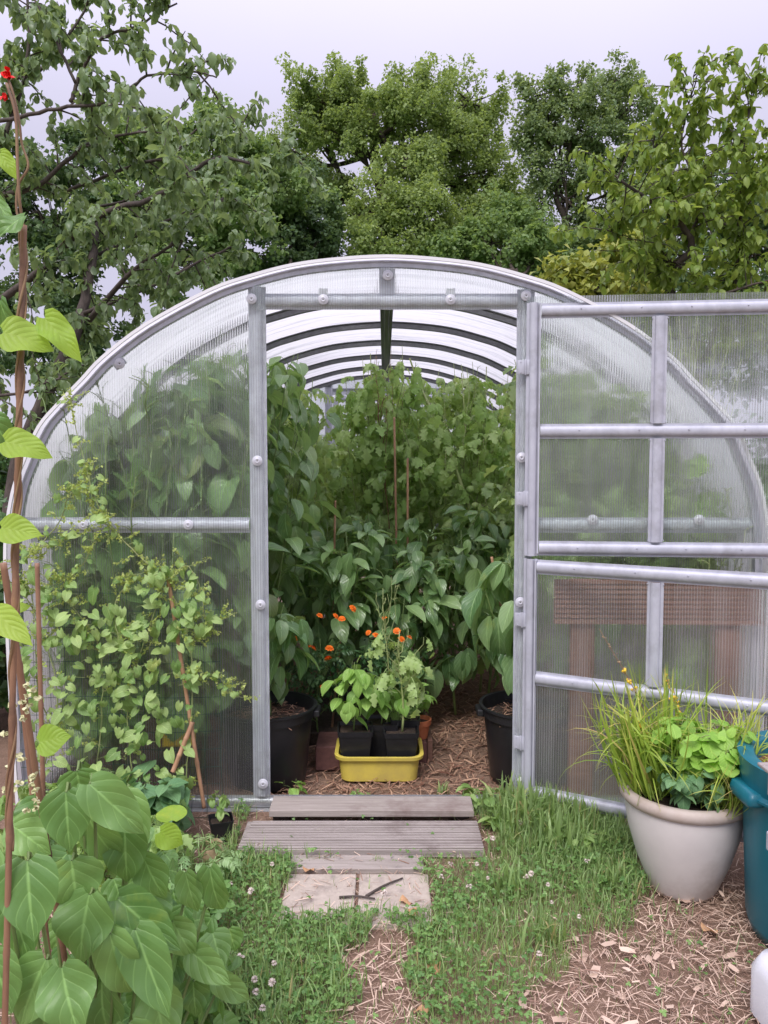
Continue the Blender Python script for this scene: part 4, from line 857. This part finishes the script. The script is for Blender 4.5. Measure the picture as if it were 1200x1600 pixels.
# broad grass tuft and weeds at the right post
for px, py, h, n, lab in ((830,1300,.16,150,'broad leaved grass tuft below the right door post'),(760,1270,.09,70,'low weed tuft at the right end of the sill plank'),(900,1290,.11,90,'grass tuft between the right post and the pale planter'),(800,1275,.15,90,'broad leaved grass tuft at the right end of the deck board'),(870,1330,.13,90,'long bladed grass tuft in the lawn left of the pale planter'),(790,1400,.10,70,'long bladed grass tuft in the middle of the lawn'),(860,1480,.10,60,'grass tuft at the edge of the bare mulch'),(960,1390,.09,60,'grass tuft at the foot of the pale planter'),(690,1240,.05,30,'tiny weed tuft growing through the sill'),(575,1248,.03,16,'sprig of weed on the sill in front of the yellow tub'),(590,1350,.03,40,'short grass sprig between low plank and slabs')):
    c = G(px, py); m = MB(); a = U(0,6.28,n); t_ = U(.1,1.2,n); base = c+np.stack([rng.normal(0,.032,n),rng.normal(0,.022,n),np.zeros(n)],-1)*min(1,h*10)
    m.scatter(T_BLADE, base, np.stack([np.cos(a)*t_,np.sin(a)*t_,np.ones(n)],-1), np.stack([np.cos(a),np.sin(a),.3+0*a],-1), h*U(.5,1.3,n), tone(n,.2,1), rng, U(1.2,2.6,n)); tag(m.build('grass_tuft', M['grass']), lab, 'grass tuft', 'grass tufts')

for px, py, lab in ((748,1262,'broad leaved weed rosette at the right end of the sill plank'),(785,1300,'broad leaved weed rosette in the grass by the deck board'),(905,1330,'broad leaved weed rosette in the grass left of the planter'),(560,1255,'small weed on the sill below the yellow tub')):
    c = G(px, py); bush(tuple(c), .07 if px > 600 else .03, .07 if px > 600 else .04, 8, 4, T_PEPPER, .07 if px > 600 else .03, 'bind', start=.05, droop=(-15,45), name='weed_rosette', label=lab, r0=.002, pet=.012)
# ------------------------------------------------------------------ pale planter and its plants
PX, PY = .955, -.585
pl = thing('ceramic_planter', 'large pale ceramic planter overflowing with plants beside the teal bin', 'planter', (PX,PY,0))
m = MB(); h = .335
m.lathe([(.001,.0),(.098,0),(.106,.012),(.145,.11),(.172,.20),(.182,.26),(.183,.292)], k=48); m.build('pot', M['ceramic'], pl)
m = MB(); m.lathe([(.183,.288),(.192,.293),(.2,.305),(.2,.318),(.193,.33),(.18,.333),(.17,.326),(.166,.29)], k=48); m.build('rim', M['rim'], pl)
m = MB(); m.lathe([(.001,.312),(.168,.302)], k=24); m.build('soil', M['soil'], pl)
def tuft(c, n, ln, spread, mat, lab, wd, name='sedge', tilt=(.1,1.3), bias=(0,0), tn=(.1,1.)):
    m = MB(); a = U(0,6.28,n); t_ = U(*tilt, n); d = np.stack([np.cos(a)*t_+bias[0], np.sin(a)*t_+bias[1], np.ones(n)],-1)
    b = np.stack([rng.normal(0,spread,n), rng.normal(0,spread,n), np.zeros(n)],-1)
    o = m.scatter(T_SEDGE, b, d, np.stack([np.cos(a),np.sin(a),.2+0*a],-1), ln*U(.5,1.2,n), tone(n,*tn), rng, U(.6,1.3,n)*wd/.022).build(name, M[mat]); o.location = c
    return tag(o, lab, 'plant', 'sedge clumps in the planter')
tuft((PX-.115,PY+.01,.31), 240, .37, .03, 'sedge', 'yellow tipped grass clump spilling over the left side of the planter', .022, bias=(-.25,-.05))
tuft((PX+.0,PY+.11,.31), 130, .36, .06, 'sedge', 'tall grass clump at the back of the planter', .022, tilt=(.05,.8), tn=(.0,.8))
tuft((PX+.125,PY-.03,.31), 190, .34, .035, 'sedge', 'dry tipped grass clump on the right side of the planter by the bin', .02, bias=(.1,-.2), tn=(.3,1))
tuft((PX+.06,PY-.13,.315), 70, .22, .03, 'sedge', 'short yellowing grass hanging over the front rim of the planter', .02, bias=(.1,-.5), tilt=(.4,1.3), tn=(.5,1))
bush((PX+.05,PY-.05,.31), .27, .15, 16, 9, T_ROUND, .06, 'nast', start=.2, droop=(-50,20), name='columbine', label='round leaved bright green plant in the middle of the planter', r0=.003, pet=.03, stem='palestem', flat=.5)
bush((PX-.03,PY-.11,.31), .15, .12, 10, 8, T_HEART, .05, 'mint', start=.1, droop=(-70,10), name='mint_plant', label='grey green mint at the front rim of the planter', r0=.003, pet=.015)
for p1x, p1y, y, lab in ((936,982,-.47,'long leaning flower spike pointing up left from the planter'),(962,1095,-.52,'yellow flower spike left of the door mullion'),(1037,1045,-.46,'yellow flower spike in front of the door mullion'),(1052,1075,-.44,'short flower spike right of the mullion')):
    top = at(p1x, p1y, y); b = np.array([PX-.03+(.05 if p1x > 1000 else -.0), PY+.02, .31]); t = thing('flower_spike', lab, 'flower', tuple(b), 0, 'yellow flower spikes'); c = catmull([np.zeros(3), (top-b)*.5+np.array([.012,0,.03]), top-b], 8)
    m = MB(); m.tube(c, np.linspace(.0025,.001,len(c)), 5); m.build('stalk', M['brownstem'], t)
    m = MB(); k = 46; u = U(.45,1,k); i = np.clip((u*(len(c)-1)).astype(int),0,len(c)-1); 
    for q in range(k): m.ball(c[i[q]]+rng.normal(0,.0035,3), rng.uniform(.002,.004)*(1.2-.5*u[q]), 5, 3)
    m.build('bud', M['card' if p1x < 940 else 'yellowbud'], t)
    m = MB(); k = 10; i = (U(.5,.75,k)*(len(c)-1)).astype(int)
    for q in range(k): m.ball(c[i[q]]+rng.normal(0,.006,3), rng.uniform(.004,.006), 6, 4)
    m.build('blossom', M['yellowbud'], t)
# ------------------------------------------------------------------ teal bin, canister
BX, BY, BR, BH = 1.297, -.86, .265, .525
tbn = thing('water_bin', 'teal plastic bin full of rusty brown water at the right edge', 'bin', (BX,BY,0))
m = MB(); m.lathe([(.001,.005),(BR*.86,.005),(BR*.9,.04),(BR*.97,BH-.1),(BR*.97,BH-.09)], k=48); m.build('bin_body', M['teal'], tbn)
m = MB(); m.lathe([(BR*.96,BH-.095),(BR*1.05,BH-.095),(BR*1.05,BH-.088),(BR*1.0,BH-.08),(BR*1.02,BH-.012),(BR*1.03,BH),(BR*.98,BH+.004),(BR*.86,BH-.004),(BR*.83,BH-.03),(BR*.84,BH-.15)], k=48); sharp(m.build('rim', M['teal'], tbn), 40)
m = MB(); m.lathe([(.001,BH-.05),(BR*.836,BH-.05)], k=32); m.build('water', M['rust_water'], tbn)
for a_ in (math.pi*1.0, 0):
    m = MB(); loft(m, [(rrect(.022,.06,.012,3),0),(rrect(.026,.07,.014,3),.01),(rrect(.02,.064,.012,3),.04)]); o = m.build('handle', M['teal'], tbn); o.location = (math.cos(a_)*BR*1.01,math.sin(a_)*BR*1.01,BH-.115)
m = MB(); c_ = at(1201,1222,BY-.2); m.box((c_[0]+.012,c_[1]-.02,c_[2]),(.04,.022,.06)); m.box((c_[0]+.012,c_[1]+.02,c_[2]+.03),(.04,.06,.01)); tag(bevel(m.build('wooden_clamp', M['deck'], None, False), .003), 'grey wooden clamp hooked over the rim of the teal bin', 'clamp')
m = MB(); c_ = at(1203,1312,BY-.21); m.box((c_[0],c_[1]-.01,c_[2]),(.022,.02,.05)); lt_ = bevel(m.build('latch', M['galv'], tbn, False), .004); lt_.location = -np.array(tbn.location)
jc = thing('canister', 'white plastic canister at the bottom right corner', 'canister', (1.075,-1.28,0), .12)
m = MB(); loft(m, [(rrect(.15,.12,.04,5),.004),(rrect(.17,.135,.05,5),.02),(rrect(.17,.135,.05,5),.13),(rrect(.155,.12,.05,5),.165),(rrect(.11,.085,.05,5),.182),(rrect(.06,.05,.03,5),.186)]); sharp(m.build('canister_body', M['can'], jc), 50)
m = MB(); m.lathe([(.001,.235),(.026,.235),(.028,.21),(.024,.205),(.024,.18)], c=(.06,0,0), k=20); m.build('cap', M['black'], jc)
m = MB(); m.tube(catmull([(-.09,0,.178),(-.08,0,.21),(-.02,0,.215),(.005,0,.182)],5), .011, 8); m.build('handle', M['can'], jc)

# ------------------------------------------------------------------ bed left of the door: wire mesh, bindweed, canes
YW = -.14
a0 = at(25,905,YW); a1 = at(342,905,YW); ztop = a0[2]
m = MB(); 
for z in np.arange(.03, ztop+.01, .066): m.tube(np.array([(x, YW+.006*math.sin(x*9+z*20), z+.004*math.sin(x*11+z*3)) for x in np.linspace(a0[0], a1[0], 14)]), .0009, 4, False)
for x in np.linspace(a0[0], a1[0], 14): m.tube(np.array([(x+.004*math.sin(z*17), YW+.002+.006*math.sin(x*9+z*20), z) for z in np.linspace(0, ztop, 8)]), .0009, 4, False)
tag(m.build('wire_mesh', M['wire']), 'green wire mesh panel standing before the left front wall', 'wire mesh')
p1 = at(263,905,YW-.02); p0 = at(319,1262,YW-.03); cane(p0, p1, .0075, 'long leaning bamboo cane in front of the wire mesh')
cane(at(270,1206,YW-.06), at(301,1128,YW-.03), .009, 'short thick broken cane propped on the long one')
def vine(name, label, strands, region, nleaf, lsz, mat, nrac, yv, stem='palestem', group=None):
    root = thing(name, label, 'vine', tuple(np.append(at(*strands[0][0], yv)[:2], 0)), 0, group); b0 = np.array(root.location); sm = MB(); fm = MB(); rm = MB(); anch = []
    for stx in strands:
        c = catmull([at(px,py,yv+rng.uniform(-.03,.03)) for px,py in stx], 6)-b0; c += rng.normal(0,.002,c.shape); sm.tube(c, np.linspace(.0026,.0014,len(c)), 5, False); anch += list(c)
    anch = np.array(anch); P=[];D=[];NH=[];SZ=[]
    def lf(p, s_):
        h = nrm(np.array([rng.normal(0,.8), -abs(rng.normal(.5,.4)), 0])); e = math.radians(rng.uniform(-85,10)); pe = p+h*.03*rng.uniform(.4,1.4)+UP*.012
        P.append(pe); D.append(h*math.cos(e)+UP*math.sin(e)+np.array([rng.normal(0,.3),0,0])); NH.append(UP*.7+np.array([rng.normal(0,.3),-.8,0])); SZ.append(s_*rng.uniform(.6,1.25)); sm.tube([p,pe], .0011, 3, False)
    for k in rng.integers(0,len(anch),int(nleaf*.4)): lf(anch[k], lsz*rng.uniform(.35,.9))
    pl_ = np.array(region)
    while len(P) < nleaf:
        q = np.array([[rng.uniform(pl_[:,0].min(),pl_[:,0].max()), rng.uniform(pl_[:,1].min(),pl_[:,1].max())]])
        if inpoly(q, region)[0]: lf(at(q[0,0],q[0,1],yv+rng.uniform(-.05,.03))-b0, lsz*rng.uniform(.6,1.2))
    fm.scatter(T_HEART, np.array(P), np.array(D), np.array(NH), np.array(SZ), tone(len(P),0,1), rng)
    R=[];RD=[]
    for k in rng.integers(0,len(anch),nrac):
        p = anch[k]; d = nrm(rng.normal(0,1,3)*np.array([1,.6,.8])+np.array([0,-.2,.3])); ln = rng.uniform(.03,.09); sm.tube([p,p+d*ln], .0008, 3, False)
        for q in range(int(ln*330)): R.append(p+d*ln*rng.uniform(.15,1)+rng.normal(0,.0028,3)); RD.append(rng.normal(0,1,3))
    rm.scatter([leaf(2,1,.4,.6,.6,.3,.5)], np.array(R), np.array(RD), rng.normal(0,1,(len(R),3))+UP*.3, rng.uniform(.006,.012,len(R)), tone(len(R)), rng)
    sm.build('stem', M[stem], root); fm.build('foliage', M[mat], root); rm.build('flower_spray', M['racemes'], root); return root
vine('bindweed', 'pale green climbing vine covering the left half of the wire mesh', [[(60,1230),(90,1100),(70,1000),(40,930),(10,905)],[(150,1230),(160,1100),(150,1000),(95,930),(60,890)],[(40,870),(90,820),(110,770),(150,735)],[(100,1180),(60,1080),(55,960),(40,905)],[(5,895),(50,865),(80,850),(120,838)],[(95,920),(130,880),(150,840)]],
  [(25,905),(60,890),(130,905),(190,930),(205,1050),(190,1160),(120,1230),(60,1200),(35,1080)], 250, .044, 'bind', 150, YW-.03, group='climbing vines on the mesh')
vine('bindweed', 'pale green climbing vine with a long thin shoot on the right of the mesh', [[(210,1240),(200,1100),(240,960),(262,905),(230,880),(185,835),(152,785),(130,715),(112,640),(110,622)],[(290,1240),(300,1100),(295,1000),(270,930),(255,890),(200,900)],[(262,905),(295,885),(315,930),(320,965)],[(300,1060),(340,1055),(355,1080),(378,1090)],[(185,835),(150,800),(140,740)],[(250,910),(215,905),(180,940),(185,1000)],[(300,1000),(330,985),(345,960)]],
  [(180,930),(240,895),(300,900),(320,960),(325,1040),(300,1090),(290,1180),(280,1240),(190,1240),(185,1050)], 250, .047, 'bind', 190, YW-.035, group='climbing vines on the mesh')
for px, py, y, h, r, tpl, sz, mt, lab, nm in ((235,1265,-.32,.27,.15,T_HEART,.11,'mint','dark broad leaved plant at the foot of the wire mesh','bedding_plant'),(130,1250,-.38,.27,.16,T_MARI,.12,'mari2','pale feathery leaved marigold among the beans','marigold'),(300,1330,-.62,.16,.14,T_MARI,.09,'mari2','feathery leaved seedling near the cardboard tube','marigold'),(55,1230,-.5,.3,.2,T_HEART,.09,'bind','leafy plant between the bean poles and the mesh','bedding_plant'),(290,1420,-.85,.14,.15,T_CLOVER,.03,'cloverleaf','low clover like weed patch at the edge of the bean bed','weed_patch'),(180,1300,-.6,.25,.2,T_TOM,.13,'tom2','pale tomato like leaves behind the bean bush','bedding_plant')):
    c = G(px,1300) if False else np.array([at(px,py,y)[0],y,0]); bush(tuple(c), h, r, 11, 8, tpl, sz, mt, start=.1, droop=(-50,25), name=nm, label=lab, r0=.005, pet=.03)
sqpot(at(345,1285,-.27)[0], -.27, 0, .085, .085, 'small black square pot at the end of the ridged board', .3)
bush((at(345,1285,-.27)[0],-.27,.07), .11, .05, 5, 5, T_HEART, .03, 'bind', name='weed_seedling', label='weed growing in the small black pot by the boards', r0=.002, pet=.01)
ct = thing('cardboard_tube', 'short brown cardboard tube at the edge of the grass', 'tube', (at(338,1340,-.5)[0],-.5,0)); m = MB(); m.lathe([(.036,0),(.038,.105),(.035,.106),(.033,0.0)], k=24); m.build('tube_wall', M['card'], ct); ct.rotation_euler = (.1,-.15,0)

# ------------------------------------------------------------------ runner beans on poles in the left foreground
for p0, p1, r, lab in ((at(14,1330,-2.0),at(37,352,-2.0),.0046,'tall bamboo pole with a bean stem wound round it'),(at(75,1330,-1.75),at(5,880,-1.85),.0055,'thick bamboo pole leaning across the bean bed'),(at(55,1290,-1.6),at(20,960,-1.6),.0045,'thin bamboo pole behind the thick leaning one'),(at(70,1330,-1.3),at(58,880,-1.3),.0055,'dark bamboo pole at the greenhouse corner side of the beans')):
    p0 = p1+(p0-p1)*(p1[2])/(p1[2]-p0[2]) if p1[2] > p0[2] else p0; cane(p0, p1, r, lab, 'bean poles', 'bamboo_pole', 'pole')
bv = thing('runner_bean', 'runner bean vine wound up the tall pole with lime leaves and red flowers', 'plant', tuple(np.append(at(14,1330,-2.0)[:2], 0)))
b0 = np.array(bv.location); sm = MB(); 
hx = lambda t, f: at(14+(37-14)*t, 1330+(352-1330)*t, -2.0)+np.array([.0052*math.cos(f), .0052*math.sin(f), 0])
zz_ = np.linspace(0,1,90); sm.tube(np.array([hx(t, t*34) for t in zz_])-b0, .0018, 6); sm.tube(np.array([hx(t, t*27+2) for t in zz_])-b0, .0015, 6)
sm.tube(catmull(LP((36,352,-2.0),(26,330,-2.0),(28,290,-2.0),(44,260,-2.0),(34,225,-2.0),(30,190,-2.0),(20,145,-2.0),(8,112,-2.0)),5)-b0, .0017, 5); sm.tube(catmull(LP((36,352,-2.0),(30,310,-2.01),(27,250,-2.01),(24,180,-2.01),(10,130,-2.01)),5)-b0, .0021, 5)
sm.build('stem', M['brownstem'], bv)
CAMV = np.array([0,-1.0,.1])
def leaves(lst, mat, par, name='foliage', tpl=T_BEAN, tn=(.1,.9)):
    m = MB(); b0 = np.array(par.location)
    for px, py, qx, qy, wd, y, fy in lst:
        p = at(px,py,y); q = at(qx,qy,y-fy); ln = np.linalg.norm(q-p); wpx = wd/F*(y+3.1)
        nh = CAMV+UP*.55+np.array([rng.normal(0,.22),0,rng.normal(0,.12)])
        m.scatter(tpl, [p-b0], [q-p], [nh], [ln*1.12], [rng.uniform(*tn)], rng, [wpx/(ln*1.12*.88)])
    return m.build(name, M[mat], par)
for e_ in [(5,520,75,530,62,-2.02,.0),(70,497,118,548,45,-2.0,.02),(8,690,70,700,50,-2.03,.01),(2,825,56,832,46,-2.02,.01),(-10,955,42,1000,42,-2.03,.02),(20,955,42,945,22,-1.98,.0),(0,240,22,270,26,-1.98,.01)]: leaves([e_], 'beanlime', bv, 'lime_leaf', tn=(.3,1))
leaves([(38,338,-16,366,36,-2.02,.02),(0,470,18,545,40,-1.97,.0),(-10,310,18,345,22,-1.97,.02),(-15,650,16,700,40,-1.95,.0)], 'bean', bv)
for px, py in ((12,112),(4,150),(16,118),(9,120)):
    m = MB(); q = nrm(rng.normal(0,1,(6,3))); m.scatter([leaf(3,2,.5,.5,.4,.3,.8)], np.zeros((6,3)), q, rng.normal(0,1,(6,3)), .0075, .5, rng); o = m.build('flower', M['red'], bv); o.location = at(px,py,-2.0)-b0
bb_ = thing('runner_bean', 'big leaved runner bean bush filling the bottom left corner', 'plant', tuple(np.append(at(130,1400,-1.75)[:2], 0)))
BL = [(43,1345,46,1462,98,-1.98,.04),(-10,1330,-40,1420,70,-1.97,.02),(103,1238,106,1326,76,-1.85,.02),(140,1225,222,1300,66,-1.85,.03),(212,1453,256,1582,76,-1.83,.05),(172,1460,202,1578,66,-1.85,.03),(97,1512,112,1622,90,-1.95,.05),(72,1500,14,1610,84,-1.93,.04),
  (112,1345,120,1425,88,-1.83,.02),(140,1398,112,1508,92,-1.84,.04),(290,1363,302,1432,42,-1.62,.02),(328,1356,338,1446,46,-1.62,.02),(300,1488,352,1536,50,-1.66,.03),(302,1534,304,1592,48,-1.64,.02),(338,1528,390,1570,40,-1.6,.02),(195,1292,196,1388,66,-1.75,.02),(132,1262,172,1372,66,-1.78,.02),
  (196,1240,226,1322,52,-1.72,.02),(120,1205,128,1250,60,-1.8,.0),(185,1405,270,1480,74,-1.78,.03),(20,1410,40,1500,70,-1.9,.02),(-10,1490,10,1580,80,-1.95,.02),(160,1530,150,1640,84,-1.8,.03),(240,1540,260,1650,74,-1.78,.03),(60,1250,40,1310,60,-1.72,.02),(20,1290,70,1330,60,-1.8,.02),(235,1390,260,1450,50,-1.7,.02),(270,1440,300,1500,50,-1.66,.02),
  (60,1560,70,1660,80,-1.9,.03),(200,1600,210,1690,80,-1.85,.03),(110,1430,190,1480,60,-1.75,.02),(225,1340,250,1410,56,-1.72,.02)]
leaves(BL, 'bean', bb_, tn=(.15,1.0))
m = MB(); k = 190; pp = np.stack([U(-.72,-.36,k), U(-1.68,-1.2,k), U(.03,.55,k)],-1); a = U(0,6.28,k); e = np.radians(U(-85,-10,k)); dd = np.stack([np.cos(a)*np.cos(e), np.sin(a)*np.cos(e), np.sin(e)],-1)
ok = pp[:,2] < .68-1.1*np.maximum(0, pp[:,0]+.58)-.5*np.maximum(0, pp[:,1]+1.5); pp, dd = pp[ok], dd[ok]
m.scatter(T_BEAN, pp-np.array(bb_.location), dd, UP*.7+np.array([0,-.8,0])+rng.normal(0,.3,(len(pp),3)), U(.05,.085,len(pp)), tone(len(pp),.0,.8), rng); m.build('inner_foliage', M['bean'], bb_)
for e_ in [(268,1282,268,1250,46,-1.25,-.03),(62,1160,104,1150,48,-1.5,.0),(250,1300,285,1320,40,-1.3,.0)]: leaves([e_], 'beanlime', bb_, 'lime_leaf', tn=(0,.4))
sm = MB(); bz = np.array(bb_.location)
for px, py, *_ in BL: p = at(px,py,_[3])-bz; sm.tube(catmull([(rng.uniform(-.08,.08),rng.uniform(-.1,.1),0), p*.5+np.array([0,.03,-.1])*p[2]+np.array([0,0,.0]), p+np.array([0,.02,-.03]), p],4), np.linspace(.005,.0018,13), 5, False)
sm.build('stem', M['stem'], bb_)
for k in range(26):
    px, py = rng.uniform(0,60), rng.uniform(1060,1290); m = None
    if k == 0: m = MB(); q = nrm(rng.normal(0,1,(7,3))); m.scatter([leaf(3,1,.45,.5,.5,.3,.6)], np.zeros((7,3)), q, rng.normal(0,1,(7,3)), .0075, .5, rng); ob = m.build('bean_flower', M['cream'], bb_)
    else: ob = ob.copy(); COL.objects.link(ob)
    ob.location = at(px,py,-1.85+rng.uniform(-.06,.06))-bz; ob.rotation_euler = rng.uniform(0,6,3)
